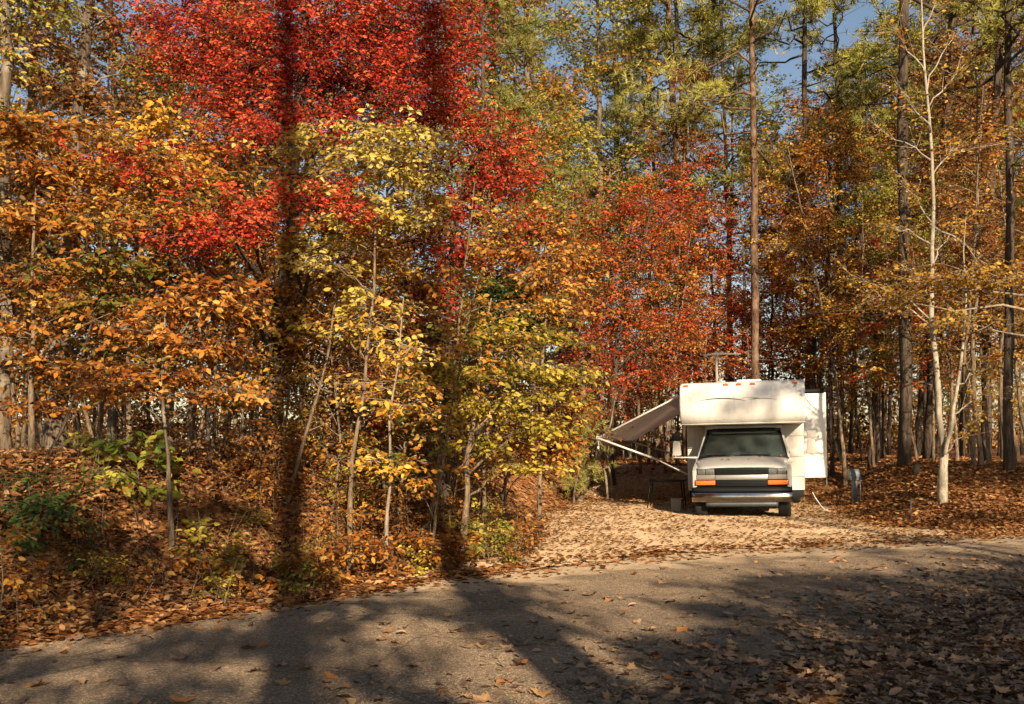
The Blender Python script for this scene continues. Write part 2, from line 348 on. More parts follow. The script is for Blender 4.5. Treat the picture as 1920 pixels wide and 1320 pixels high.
def glassmat():
    m, n, out = new_mat('tinted_glass')
    t = nd(n, 'ShaderNodeBsdfTransparent'); t.inputs[0].default_value = (.93, .98, .96, 1)
    g = nd(n, 'ShaderNodeBsdfGlossy', Roughness=.03); g.inputs[0].default_value = (.9, .95, .95, 1)
    fr = nd(n, 'ShaderNodeFresnel', IOR=1.9); mx = nd(n, 'ShaderNodeMixShader')
    n.links.new(fr.outputs[0], mx.inputs[0]); n.links.new(t.outputs[0], mx.inputs[1]); n.links.new(g.outputs[0], mx.inputs[2])
    sheen = nd(n, 'ShaderNodeBsdfDiffuse'); sheen.inputs['Color'].default_value = (.42, .52, .48, 1); m2 = nd(n, 'ShaderNodeMixShader')      # pale diffuse film standing in for grey-green sky reflection on the glass
    tc = nd(n, 'ShaderNodeTexCoord'); ns = nd(n, 'ShaderNodeTexNoise', Scale=2.5, Detail=5.0); n.links.new(tc.outputs['Object'], ns.inputs['Vector']); r = ramp(n, [(.35, (.015, .015, .015)), (.7, (.08, .08, .08))]); n.links.new(ns.outputs[0], r.inputs[0])
    n.links.new(r.outputs[0], m2.inputs[0]); n.links.new(mx.outputs[0], m2.inputs[1]); n.links.new(sheen.outputs[0], m2.inputs[2]); n.links.new(m2.outputs[0], out.inputs[0]); return m
M['glass'] = glassmat()

# ------------------------------------------------------------------ terrain
FX = [-60, -14, -8, -3.88, -2.42, -.66, 2.1, 8.26, 16, 30, 60]
FY = [-42, -1.5, 3.5, 7.54, 9.02, 11.2, 13.5, 16.06, 18.5, 22, 28]
NX = [-60, -14, -4, 1.08, 3.06, 5.46, 10, 20, 30, 60]
NY = [-50, -9, .3, 5.96, 8.27, 10.6, 13.0, 15.0, 17.5, 23]
def yfar(x): return np.interp(x, FX, FY)
def ynear(x): return np.interp(x, NX, NY)
def dleft(y): return np.interp(y, [11, 12.5, 16.5, 21, 25, 30], [-1.6, -1.0, .0, .6, 1.75, 2.2])
def dright(y): return np.interp(y, [15, 16, 17.5, 20.5, 25, 30], [12, 9.5, 6.6, 6.9, 8.0, 9.0])
AX = R(15.5); P0 = np.array([4.454, 19.29]); UV = np.array([math.sin(AX), math.cos(AX)]); RV = np.array([math.cos(AX), -math.sin(AX)])
def wob(x, y): return (np.sin(x * 1.7 + y * .9) + np.sin(x * .8 - y * 1.9 + 1) + np.sin(x * 3.1 + 2) * .5 + np.sin(y * 2.7 + x)) * .25
def terrain(x, y):
    x = np.asarray(x, float); y = np.asarray(y, float)
    s = (y - yfar(x)) * .75
    q = wob(x, y)
    hl = 1.35 * sm(.25, 3.3, s + .25 * q) * (1 - sm(dleft(y) - 2.6, dleft(y) + .1, x + .15 * q))
    hr = .88 * sm(.25, 3.6, s + .2 * q) * sm(-.2, 2.2, x - dright(y))
    t = (x - P0[0]) * UV[0] + (y - P0[1]) * UV[1]; l = (x - P0[0]) * RV[0] + (y - P0[1]) * RV[1]
    hb = .75 * sm(25, 30, y) * (1 - sm(-.5, .5, 2.2 - np.abs(l)) * (1 - sm(7.6, 10, t)))
    h = np.maximum(np.maximum(hl, hr), hb)
    off = sm(.1, .8, s) + sm(.1, .8, ynear(x) - y)
    h = h + np.clip(off, 0, 1) * (.05 * q + .02) * np.where(h > .04, 1, .35)
    h = h + .05 * sm(.2, 2, ynear(x) - y)
    return h - 9.0 * sm(120, 400, y) - 2.0 * sm(60, 300, np.abs(x))
def tz(x, y): return float(terrain(x, y))

def axis(lo, hi, step, far, k=1.35):
    a = list(np.arange(lo, hi, step)); s = step; v = hi
    up = []
    while v < far: up.append(v); s *= k; v += s
    up.append(far); dn = []; s = step; v = lo
    while v > -far: s *= k; v -= s; dn.append(max(v, -far))
    return np.array(dn[::-1] + a + up)
gx = axis(-10, 14, .16, 900); gy = axis(4, 30, .16, 900)
XX, YY = np.meshgrid(gx, gy, indexing='ij')
ZZ = terrain(XX, YY)
rel = np.clip((sm(.05, .5, (YY - yfar(XX)) * .75) + sm(.05, .5, ynear(XX) - YY)), 0, 1)
inpad = (XX > dleft(YY)) & (XX < dright(YY)) & (YY > yfar(XX))
ZZ += rng.normal(0, .018, ZZ.shape) * rel * np.where(inpad, .15, 1) * ((np.abs(XX) < 14) & (YY < 30))
n1, n2 = ZZ.shape
i, j = np.meshgrid(np.arange(n1 - 1), np.arange(n2 - 1), indexing='ij')
q = np.stack([i * n2 + j, (i + 1) * n2 + j, (i + 1) * n2 + j + 1, i * n2 + j + 1], -1).reshape(-1, 4)
g = G(); g.add(np.stack([XX, YY, ZZ], -1).reshape(-1, 3), [q])
ground = g.obj('ground', M['ground'], smooth=True); tag(ground, 'leaf-covered forest floor and banks', kind='structure')

# road: a curved strip, slightly crowned, ragged edges
xs = np.concatenate([np.arange(-40, -10, 1.0), np.arange(-10, 14, .12), np.arange(14, 50, 1.0)]); cs = np.linspace(0, 1, 25)
rag = lambda x, p: .10 * np.sin(x * 3.3 + p) + .07 * np.sin(x * 7.9 + 2 * p) + .04 * np.sin(x * 17.1 + p)
a = ynear(xs) + rag(xs, 1); b = yfar(xs) + rag(xs, 4)
V = np.stack([np.repeat(xs[:, None], 25, 1), a[:, None] + (b - a)[:, None] * cs, .012 + .03 * np.sin(cs * math.pi)[None] * np.ones((len(xs), 1))], -1)
i, j = np.meshgrid(np.arange(len(xs) - 1), np.arange(24), indexing='ij')
q = np.stack([i * 25 + j, (i + 1) * 25 + j, (i + 1) * 25 + j + 1, i * 25 + j + 1], -1).reshape(-1, 4)
e_ = (b[:, None] - V[..., 1]); dust = np.exp(-np.maximum(e_, 0) / 1.1) * sm(-3, 0, V[..., 0]) * (1 - .5 * sm(9, 14, V[..., 0])) + .35 * np.exp(-np.maximum(e_, 0) / .35)
g = G(); g.add(V.reshape(-1, 3), [q], np.clip(dust, 0, 1).ravel()); road = g.obj('road', M['asphalt'], smooth=True); tag(road, 'worn grey asphalt road curving across the front', kind='structure')

# driveway: pale gravel sheet from the road to behind the motorhome
ys = np.arange(11.0, 29.5, .15); cs = np.linspace(0, 1, 40)
xl = dleft(ys) + .25 + .18 * np.sin(ys * 2.1) ; xr = np.minimum(dright(ys), 7.6 + .2 * np.sin(ys * 3)) - .2
V = np.stack([xl[:, None] + (xr - xl)[:, None] * cs, np.repeat(ys[:, None], 40, 1), np.zeros((len(ys), 40))], -1)
V[..., 2] = terrain(V[..., 0], V[..., 1]) + .014 + rng.normal(0, .003, V.shape[:2])
keep = (V[..., 1] > yfar(V[..., 0]) - .05 - .18 * (np.sin(V[..., 0] * 2.3) + np.sin(V[..., 0] * 5.1 + 1) + .7 * np.sin(V[..., 0] * 11)))
i, j = np.meshgrid(np.arange(len(ys) - 1), np.arange(39), indexing='ij')
kf = keep[:-1, :-1] & keep[1:, 1:] & keep[:-1, 1:] & keep[1:, :-1]
q = np.stack([i * 40 + j, i * 40 + j + 1, (i + 1) * 40 + j + 1, (i + 1) * 40 + j], -1)[kf]
V[..., 2] = np.where((V[..., 1] - yfar(V[..., 0])) < .3, np.maximum(V[..., 2], .020 + .018 * np.clip(yfar(V[..., 0]) - V[..., 1], 0, 1)), V[..., 2])
g = G(); g.add(V.reshape(-1, 3), [q]); drive = g.obj('driveway', M['gravel'], smooth=True); tag(drive, 'pale gravel driveway strewn with leaves', kind='structure')

# ------------------------------------------------------------------ motorhome
def bm_obj(name, bm, mat, parent, smooth=False):
    bmesh.ops.recalc_face_normals(bm, faces=bm.faces)
    me = bpy.data.meshes.new(name); bm.to_mesh(me); bm.free(); me.materials.append(mat)
    if smooth:
        me.polygons.foreach_set('use_smooth', np.ones(len(me.polygons), bool))
        try: me.set_sharp_from_angle(angle=R(40))
        except Exception: pass
    return link(name, me, parent)
def bm_box(bm, lo, hi, bevel=0, seg=2):
    r = bmesh.ops.create_cube(bm, size=1)['verts']
    for v in r: v.co = Vector([lo[k] + (v.co[k] + .5) * (hi[k] - lo[k]) for k in range(3)])
    if bevel:
        es = list({e for v in r for e in v.link_edges})
        bmesh.ops.bevel(bm, geom=es, offset=bevel, segments=seg, profile=.6, affect='EDGES')
def box(name, lo, hi, mat, parent, bevel=.01, seg=2):
    bm = bmesh.new(); bm_box(bm, lo, hi, bevel, seg); return bm_obj(name, bm, mat, parent, True)
def boxes(name, lst, mat, parent, bevel=.006):
    bm = bmesh.new()
    for lo, hi in lst: bm_box(bm, lo, hi, bevel, 1)
    return bm_obj(name, bm, mat, parent, True)
def prism(name, prof, x0, x1, mat, parent, bevel=.03, seg=3):
    """profile of (y, z) pulled from x0 to x1"""
    bm = bmesh.new()
    a = [bm.verts.new((x0, y, z)) for y, z in prof]; b = [bm.verts.new((x1, y, z)) for y, z in prof]; n = len(prof)
    f1 = bm.faces.new(a); f2 = bm.faces.new(b[::-1])
    for k in range(n): bm.faces.new((a[k], b[k], b[(k + 1) % n], a[(k + 1) % n]))
    bmesh.ops.recalc_face_normals(bm, faces=bm.faces)
    if bevel: bmesh.ops.bevel(bm, geom=list(set(f1.edges) | set(f2.edges)), offset=bevel, segments=seg, profile=.5, affect='EDGES')
    return bm_obj(name, bm, mat, parent, True)
def grid_obj(name, P, mat, parent, thick=0, smooth=True):
    P = np.asarray(P, float); a, b = P.shape[:2]
    i, j = np.meshgrid(np.arange(a - 1), np.arange(b - 1), indexing='ij')
    q = np.stack([i * b + j, (i + 1) * b + j, (i + 1) * b + j + 1, i * b + j + 1], -1).reshape(-1, 4)
    g = G(); g.add(P.reshape(-1, 3), [q]); o = g.obj(name, mat, parent, smooth)
    if thick:
        md = o.modifiers.new('solid', 'SOLIDIFY'); md.thickness = thick; md.offset = 0
    return o
def wheel(parent, x, y, r=.36, wd=.24, side=1):
    g = G(); th = np.linspace(0, 2 * math.pi, 33)[:-1]
    prof = [(-.5, .62), (-.5, .93), (-.42, .985), (-.2, 1), (.2, 1), (.42, .985), (.5, .93), (.5, .62)]
    V = np.array([[[x + p * wd, y + math.cos(t) * q * r, r + math.sin(t) * q * r] for t in th] for p, q in prof])
    n = len(th); i, j = np.meshgrid(np.arange(len(prof) - 1), np.arange(n), indexing='ij')
    g.add(V.reshape(-1, 3), [np.stack([i * n + j, i * n + (j + 1) % n, (i + 1) * n + (j + 1) % n, (i + 1) * n + j], -1).reshape(-1, 4)])
    wo = link('wheel', None, parent)
    g.obj('tyre', M['rubber'], wo, True)
    g = G(); xo = x + side * wd * .34
    tube(g, [[xo - .05, y, r], [xo, y, r]], [r * .63, r * .63], 24); tube(g, [[xo, y, r], [xo + side * .05, y, r]], [r * .30, r * .26], 16)
    g.obj('rim', M['silver'], wo, True)
    return wo

rvh = link('motorhome', None)
rvh.location = (P0[0], P0[1], 0.0); rvh.rotation_euler = (0, R(-1.2), -AX)
rvh.empty_display_size = .5
tag(rvh, 'white motorhome with cab-over bunk parked on the leaf-strewn driveway', 'motorhome')
HB = [(2.05, .46), (2.05, 2.70), (2.10, 2.76), (7.2, 2.76), (7.28, 2.70), (7.28, .50), (5.9, .46)]
house = prism('house_body', HB, -1.22, 1.22, M['cream'], rvh, .035)
cap = prism('cab_over_bunk', [(2.045, 1.87), (1.15, 1.85), (1.0, 1.86), (.90, 1.90), (.82, 1.97), (.77, 2.07), (.745, 2.2), (.745, 2.35), (.77, 2.5), (.81, 2.62), (.87, 2.69), (.98, 2.725), (2.045, 2.755)], -1.235, 1.235, M['white'], rvh, .05, 4)
for x, z in ((-1.10, 2.66), (-.30, 2.665), (-.04, 2.665), (.23, 2.665), (1.05, 2.665)):
    y = .835
    o = box('marker_light', (x - .05, y - .03, z - .022), (x + .05, y + .05, z + .022), M['marker'], cap, .012)
boxes('seam_strip', [((-1.237, .90, 1.868), (1.237, .93, 1.885))], M['cream'], cap, .004)
def swoosh(x0, x1, zc, amp, thk, mat):
    t = np.linspace(0, 1, 24); x = x0 + (x1 - x0) * t; z = zc + amp * (1 - (2 * t - .9) ** 2)
    h = thk * np.sin(t * math.pi) ** .8
    y = np.interp(z, [1.97, 2.07, 2.2, 2.35, 2.5, 2.62], [.82, .77, .745, .745, .77, .81]) - .003
    grid_obj('swoosh_decal', np.stack([np.stack([x, y, z + h], -1), np.stack([x, y, z - h], -1)], 0), mat, cap, .003)
swoosh(-.86, .12, 2.33, .055, .012, M['decal']); swoosh(-.05, .42, 2.36, .03, .006, M['decal2']); swoosh(.12, .70, 2.335, .03, .007, M['decal'])
ac = prism('roof_air_conditioner', [(2.6, 2.74), (2.7, 2.86), (3.5, 2.88), (3.7, 2.74)], -.18, .36, M['white'], rvh, .04)
# roof edge trim
boxes('roof_trim', [((-1.232, 2.06, 2.70), (-1.222, 7.2, 2.735)), ((1.222, 2.06, 2.70), (1.232, 7.2, 2.735))], M['silver'], house, .002)
for lo_, hi_ in (((-1.222, 2.040, .74), (-.96, 2.049, .752)), ((.96, 2.040, .74), (1.222, 2.049, .752)), ((-1.222, 2.040, 1.60), (-.80, 2.049, 1.61)), ((.80, 2.040, 1.60), (1.222, 2.049, 1.61))):
    box('panel_seam', lo_, hi_, M['silver'], house, .001, 1)
# television aerial
an = link('antenna', None, rvh); g = G(); tube(g, [[-.66, 3.6, 2.74], [-.66, 3.6, 3.50]], .03, 8); tube(g, [[-.66, 3.6, 2.74], [-.66, 3.6, 2.80]], .09, 10); g.obj('mast', M['aerial'], an, True)
g = G(); tube(g, [[-.95, 3.6, 3.50], [-.66, 3.6, 3.53], [-.10, 3.6, 3.50]], [.022, .035, .018], 6); tube(g, [[-.62, 3.45, 3.50], [-.62, 3.85, 3.50]], .015, 5); g.obj('crossbar', M['aerial'], an, True)

# cab --------------------------------------------------------------
cab = link('cab', None, rvh)
def section(y, hw, zt, crown, zb):
    xs_ = np.linspace(-1, 1, 17); x = xs_ * hw; z = zt + crown * (1 - xs_ ** 2) - .05 * np.abs(xs_) ** 8
    return np.stack([x, np.full(17, y), z], -1)
rows = [section(.145, .855, .985, .015, 0), section(.155, .86, 1.0, .018, 0), section(.22, .875, 1.025, .022, 0), section(.40, .90, 1.07, .03, 0), section(.65, .915, 1.12, .035, 0), section(.88, .92, 1.16, .035, 0), section(1.06, .92, 1.185, .03, 0)]
grid_obj('hood', rows, M['vanpaint'], cab, .012)
for s in (-1, 1):        # fender with a wheel opening, door behind it
    prof = [(.15, .66), (.15, .95), (.30, 1.02), (.60, 1.07), (1.06, 1.135), (1.06, .42), (1.02, .45)]
    for k in range(9): a_ = R(12 + k * 19.5); prof.append((.62 + .43 * math.cos(a_), .36 + .43 * math.sin(a_)))
    prof.append((.17, .5))
    prism('fender', prof, s * .86, s * .945, M['vanpaint'], cab, .018, 2)
    d_ = prism('door', [(1.07, .42), (1.07, 1.16), (2.04, 1.16), (2.04, .42)], s * .86, s * .955, M['vanpaint'], cab, .015, 2)
    box('handle', (s * .955 - .01, 1.82, 1.03), (s * .955 + .012, 1.95, 1.06), M['black'], d_, .004)
    bm = bmesh.new()
    vs = [bm.verts.new(p) for p in ((s * .90, 1.22, 1.17), (s * .755, 1.66, 1.74), (s * .755, 2.03, 1.74), (s * .90, 2.03, 1.17))]; bm.faces.new(vs)
    o = bm_obj('side_window', bm, M['glass'], cab); md = o.modifiers.new('solid', 'SOLIDIFY'); md.thickness = .006
    bm = bmesh.new()     # windscreen pillar
    q0 = [(s * .93, 1.06, 1.17), (s * .865, 1.05, 1.18), (s * .88, 1.14, 1.17), (s * .935, 1.16, 1.17)]
    q1 = [(s * .775, 1.60, 1.76), (s * .715, 1.585, 1.765), (s * .73, 1.66, 1.76), (s * .78, 1.68, 1.76)]
    A_ = [bm.verts.new(p) for p in q0]; B_ = [bm.verts.new(p) for p in q1]
    for k in range(4): bm.faces.new((A_[k], A_[(k + 1) % 4], B_[(k + 1) % 4], B_[k]))
    bm.faces.new(A_[::-1]); bm.faces.new(B_)
    bm_obj('pillar', bm, M['vanpaint'], cab)
box('cab_roof', (-.785, 1.57, 1.76), (.785, 2.045, 1.845), M['vanpaint'], cab, .03)
# windscreen, slightly bowed
t = np.linspace(-1, 1, 13); u_ = np.linspace(0, 1, 7)
P = np.array([[[tt * (.87 + (.725 - .87) * uu), 1.04 + .56 * uu - .05 * (1 - tt * tt), 1.19 + .575 * uu] for uu in u_] for tt in t])
wind = grid_obj('windscreen', P, M['glass'], cab, .006)
P2 = []
g = G()
edge = [P[k, 0] for k in range(13)] + [P[12, k] for k in range(1, 7)] + [P[k, 6] for k in range(11, -1, -1)] + [P[0, k] for k in range(5, -1, -1)]
tube(g, np.array(edge) + np.array([0, -.004, .002]), .016, 5); g.obj('seal', M['black'], wind, True)
for x0, x1 in ((-.72, -.12), (-.06, .56)):
    g = G(); tube(g, [[x1, 1.00, 1.215], [(x0 + x1) / 2, .985, 1.235], [x0, 1.02, 1.225]], .014, 5)
    tube(g, [[x1, 1.0, 1.2], [(x0 + x1) / 2, .98, 1.232]], .012, 5); g.obj('wiper', M['black'], wind, True)
# cowl and interior
box('cowl', (-.90, 1.0, 1.10), (.90, 1.25, 1.188), M['black'], cab, .02)
box('dashboard', (-.84, 1.22, 1.0), (.84, 1.55, 1.235), M['black'], cab, .04)
for x0_, x1_ in ((-.80, -.05), (.02, .80)):       # drapes drawn just behind the glass
    xx = np.linspace(x0_, x1_, 46); P = np.array([[[x * (1 - .15 * k), 1.17 + .52 * k - .05 * (1 - (x / .87) ** 2) + .016 * math.sin(x * 40) + .008 * math.sin(x * 83), 1.25 + .47 * k] for k in np.linspace(0, 1, 5)] for x in xx])
    grid_obj('privacy_curtain', P, M['curtain'], cab, .004)
for s in (-.45, .45):
    o = box('seat', (s - .23, 1.68, .9), (s + .23, 1.82, 1.44), plain('seat_cloth', (.10, .10, .10), .9), cab, .05)
    box('headrest', (s - .12, 1.69, 1.45), (s + .12, 1.79, 1.60), plain('headrest_cloth', (.10, .10, .10), .9), o, .03)
g = G(); th = np.linspace(0, 2 * math.pi, 25); tube(g, np.stack([.45 + .19 * np.cos(th), 1.50 + .06 * np.sin(th), 1.28 + .17 * np.sin(th)], -1), .014, 6); g.obj('steering_wheel', M['black'], cab, True)
box('rear_view_mirror', (-.09, 1.44, 1.60), (.11, 1.47, 1.655), M['black'], cab, .01)
box('cab_floor', (-.86, .2, .42), (.86, 2.04, .50), M['black'], cab, .01)
# front end
box('nose_panel', (-.855, .16, .62), (.855, .30, .985), M['black'], cab, .01)
gr = box('grille', (-.50, .135, .868), (.51, .165, .985), M['black'], cab, .006)
boxes('grille_bar', [((-.49, .118, z), (.50, .137, z + .012)) for z in (.885, .915, .945)] + [((x, .122, .872), (x + .01, .139, .975)) for x in np.arange(-.44, .5, .11)], M['black'], gr, .002)
for s in (-1, 1):
    hl = box('headlight', (min(s * .515, s * .845) , .122, .868), (max(s * .515, s * .845), .17, .985), M['lens'], cab, .012)
    boxes('lamp_divider', [((s * .68 - .006, .116, .87), (s * .68 + .006, .124, .982))], M['black'], hl, .002)
    box('side_moulding', (min(s * .505, s * .855), .122, .768), (max(s * .505, s * .855), .17, .862), plain('grey_moulding', (.20, .17, .15), .4), cab, .008)
    ts = box('turn_signal', (min(s * .50, s * .88), .105, .665), (max(s * .50, s * .88), .17, .752), M['amber'], cab, .012)
    box('signal_rim', (min(s * .49, s * .89), .118, .658), (max(s * .49, s * .89), .16, .760), M['black'], ts, .004)
box('chrome_bar', (-.50, .098, .765), (.50, .165, .858), M['silver'], cab, .014)
lg = box('lower_grille', (-.49, .125, .64), (.49, .16, .757), M['black'], cab, .004)
boxes('grille_bar', [((-.48, .113, z), (.48, .128, z + .010)) for z in (.665, .695, .725)], M['black'], lg, .002)
# bumper: bowed chrome face with dark pad above and valance below
def bow(x): return .0 + .10 * (abs(x) / .95) ** 3
bxs = np.linspace(-.955, .955, 25)
P = np.array([[[x, bow(x) + dy, z] for dy, z in ((.03, .335), (.004, .36), (-.005, .43), (.004, .50), (.03, .525))] for x in bxs])
bump_ = grid_obj('bumper', P, M['chrome'], rvh, .01)
P = np.array([[[x, bow(x) + dy, z] for dy, z in ((.03, .527), (.02, .56), (.04, .60), (.11, .635))] for x in bxs])
grid_obj('bumper_pad', P, M['black'], bump_, .01)
P = np.array([[[x, bow(x) + dy, z] for dy, z in ((.05, .332), (.06, .27), (.10, .235))] for x in bxs * .72])
grid_obj('valance', P, M['greymetal'], bump_, .01)
box('chassis', (-.55, .35, .26), (.55, 7.0, .45), M['black'], rvh, .02)
box('skirt', (-1.19, 2.1, .30), (1.19, 2.18, .455), M['black'], rvh, .01)
for s in (-1, 1):
    wheel(rvh, s * .80, .62, side=s)
    wheel(rvh, s * 1.02, 5.0, side=s); wheel(rvh, s * .74, 5.0, side=s)
# mirrors
for s in (-1, 1):
    mo = link('door_mirror', None, cab)
    g = G(); tube(g, [[s * .93, 1.10, 1.19], [s * 1.15, 1.08, 1.195], [s * 1.40, 1.05, 1.20]], [.022, .018, .018], 6); tube(g, [[s * 1.36, 1.05, 1.20], [s * 1.36, 1.05, 1.27]], .016, 6); g.obj('arm', M['alu'], mo, True)
    bm = bmesh.new(); bm_box(bm, (-.095, -.05, 0), (.095, .05, .30), .025, 2)
    for v in bm.verts: v.co.x *= 1 - .25 * (v.co.z / .3); v.co += Vector((s * 1.335, 1.06, 1.235))
    bm_obj('housing', bm, M['cream'], mo, True)
    bm = bmesh.new(); bm_box(bm, (-.085, -.045, 0), (.085, .045, .16), .02, 2)
    for v in bm.verts: v.co += Vector((s * 1.345, 1.065, 1.545))
    bm_obj('upper_pod', bm, M['black'] if s < 0 else M['cream'], mo, True)
# slide-out room
sl = box('slide_out', (1.18, 3.85, .66), (1.72, 6.4, 2.56), M['white'], rvh, .02)
boxes('edge_trim', [((1.695, 3.835, .65), (1.735, 3.86, 2.60)), ((1.23, 3.835, .645), (1.70, 3.86, .675))], M['alu'], sl, .004)
boxes('topper', [((1.16, 3.80, 2.575), (1.75, 6.5, 2.66))], M['black'], sl, .02)
boxes('window_frame', [((1.7215, 4.3, 1.5), (1.735, 5.9, 2.2))], M['black'], sl, .004)
g = G(); tube(g, [[1.715, 3.9, .66], [1.725, 3.9, .34]], .014, 6); g.obj('prop_rod', M['alu'], sl, True)
# house side windows and door on the awning side
boxes('house_window', [((-1.232, 4.6, 1.35), (-1.2215, 5.8, 2.1))], M['black'], house, .003)
do = box('entry_door', (-1.235, 3.0, .62), (-1.2215, 3.65, 2.45), M['white'], house, .004)
box('door_window', (-1.241, 3.15, 1.6), (-1.236, 3.5, 2.15), M['black'], do, .002)
# awning
WL = -1.225; RX = -3.22; y0, y1 = 2.25, 7.0; ztop = 2.58
zr = lambda y: 1.64 - .02 * (y - y0)
aw = link('awning', None, rvh)
P = np.array([[[WL + (RX - WL) * k, y, ztop + (zr(y) - ztop) * k - .015 * math.sin(k * math.pi)] for k in np.linspace(0, 1, 9)] for y in np.linspace(y0 + .04, y1 - .04, 10)])
grid_obj('canopy', P, M['fabric'], aw)
g = G(); tube(g, [[RX, y0, zr(y0)], [RX, y1, zr(y1)]], .042, 10); ro = g.obj('roller', M['alu'], aw, True)
P = np.array([[[RX + .01 * math.sin(y * 6), y, zr(y) - .03 - k] for k in (0, .09, .17 + .012 * math.sin(y * 13))] for y in np.linspace(y0 + .05, y1 - .05, 60)])
grid_obj('valance', P, M['fabric'], ro, .004)
for y in (y0, y1):
    g = G(); ps = np.array([[WL - .01, y, ztop + .02], [(WL + RX) / 2, y, (ztop + zr(y)) / 2 + .012], [RX, y, zr(y)]]); tube(g, ps, .024, 6); g.obj('rafter_arm', M['alu'], aw, True)
    g = G(); tube(g, [[RX, y, zr(y)], [RX * .33 + WL * .67, y, 1.13]], .026, 6); tube(g, [[RX * .34 + WL * .66, y, 1.135], [WL - .01, y, .80]], .017, 6); g.obj('support_arm', M['alu'] , aw, True)
g = G(); tube(g, [[WL - .02, y0, ztop + .05], [WL - .02, y1, ztop + .05]], .03, 8); g.obj('rail', M['alu'], aw, True)
g = G(); tube(g, [[RX, y0 + .05, zr(y0)], [RX, y0 + .05, zr(y0) - .20]], .004, 4); tube(g, [[RX, y0 + .05, zr(y0) - .19], [RX, y0 + .05, zr(y0) - .25]], .025, 6); g.obj('pull_cord', M['alu'], aw, True)

def rvp(l, t, z=None):
    x, y = P0 + RV * l + UV * t; return np.array([x, y, tz(x, y) if z is None else z])
# things standing about the motorhome
p = rvp(-1.75, 2.6)
tb = link('folding_table', None); tb.location = p; tb.rotation_euler = (0, 0, -AX); tag(tb, 'low black folding table beside the motorhome under the awning', 'table')
box('table_top', (-.42, -.3, .60), (.42, .3, .635), M['black'], tb, .01)
for sx in (-1, 1):
    for sy in (-1, 1):
        g = G(); tube(g, [[sx * .34, sy * .24, .60], [sx * .40, sy * .27, 0]], .013, 6); g.obj('leg', M['black'], tb, True)
p = rvp(-1.42, 1.5); tbx = link('storage_tub', None); tbx.location = p; tbx.rotation_euler = (0, 0, -AX); tag(tbx, 'tan plastic tub on the ground by the front wheel', 'tub')
bm = bmesh.new(); bm_box(bm, (-.11, -.11, 0), (.11, .11, .27), .015, 2)
for v in bm.verts: k = .88 + .12 * v.co.z / .27; v.co.x *= k; v.co.y *= k
bm_obj('tub_body', bm, M['tub'], tbx, True); box('rim', (-.122, -.122, .262), (.122, .122, .285), M['tub'], tbx, .006)
# hookup pedestal, cable, stakes
p = W(1603, 950, 21.6); x, y = p[0], p[1]
ped = link('hookup_pedestal', None); ped.scale = (.85, .85, .92); ped.location = (x, y, tz(x, y)); tag(ped, 'grey metal utility hookup pedestal in shade right of the motorhome', 'utility pedestal')
box('post', (-.075, -.05, 0), (.05, .05, .62), M['greymetal'], ped, .01)
pb = prism('meter_box', [(-.10, .60), (-.10, .78), (-.04, .86), (.10, .86), (.10, .60)], -.15, .13, M['greymetal'], ped, .012, 2)
box('cover_door', (-.12, -.112, .63), (.10, -.101, .76), M['greymetal'], pb, .003)
g = G(); tube(g, [[.14, .02, 0], [.14, .02, .66]], .018, 6); g.obj('conduit', M['greymetal'], ped, True)
g = G(); tube(g, dense([rvp(1.36, 2.3, .42), rvp(1.45, 2.4, .26), rvp(1.62, 2.2, .06), rvp(1.85, 2.2, .03), rvp(2.3, 2.5, .03)], .06, 0), .010, 6)
cb = g.obj('power_cable', M['cable'], None, True); tag(cb, 'white power cable hanging from the motorhome to the ground', 'cable')
p = W(1708, 958, 17.9); g = G(); z = tz(p[0], p[1]); tube(g, [[p[0], p[1], z - .05], [p[0], p[1], z + .42]], .011, 5); st = g.obj('stake', M['greymetal']); tag(st, 'thin dark marker stake on the leaf mound', 'stake')
p = W(1718, 905, 21.5); g = G(); z = tz(p[0], p[1]); tube(g, dense([[p[0], p[1], z - .05], [p[0] + .01, p[1], z + .12], [p[0], p[1], z + .26]], .1), [.075] * len(dense([[p[0], p[1], z - .05], [p[0] + .01, p[1], z + .12], [p[0], p[1], z + .26]], .1)), 9, .05); st = g.obj('stump', M['bark_dark']); tag(st, 'short dark stump on top of the leaf mound', 'stump')

# ------------------------------------------------------------------ trees
def tree_root(name, base, label, cat, group=None):
    o = link(name, None); o.location = base; o.empty_display_size = .3; tag(o, label, cat, group); return o
def finish(root, gb, gc, bark, leaf, base, trunk='trunk', crown='crown'):
    base = np.asarray(base, float)
    for gg in (gb, gc): gg.v = [v - base for v in gg.v]
    if gb.n: gb.obj(trunk, M[bark], root, True)
    if gc.n: tag(gc.obj(crown, M[leaf], root), kind='stuff')
    return root

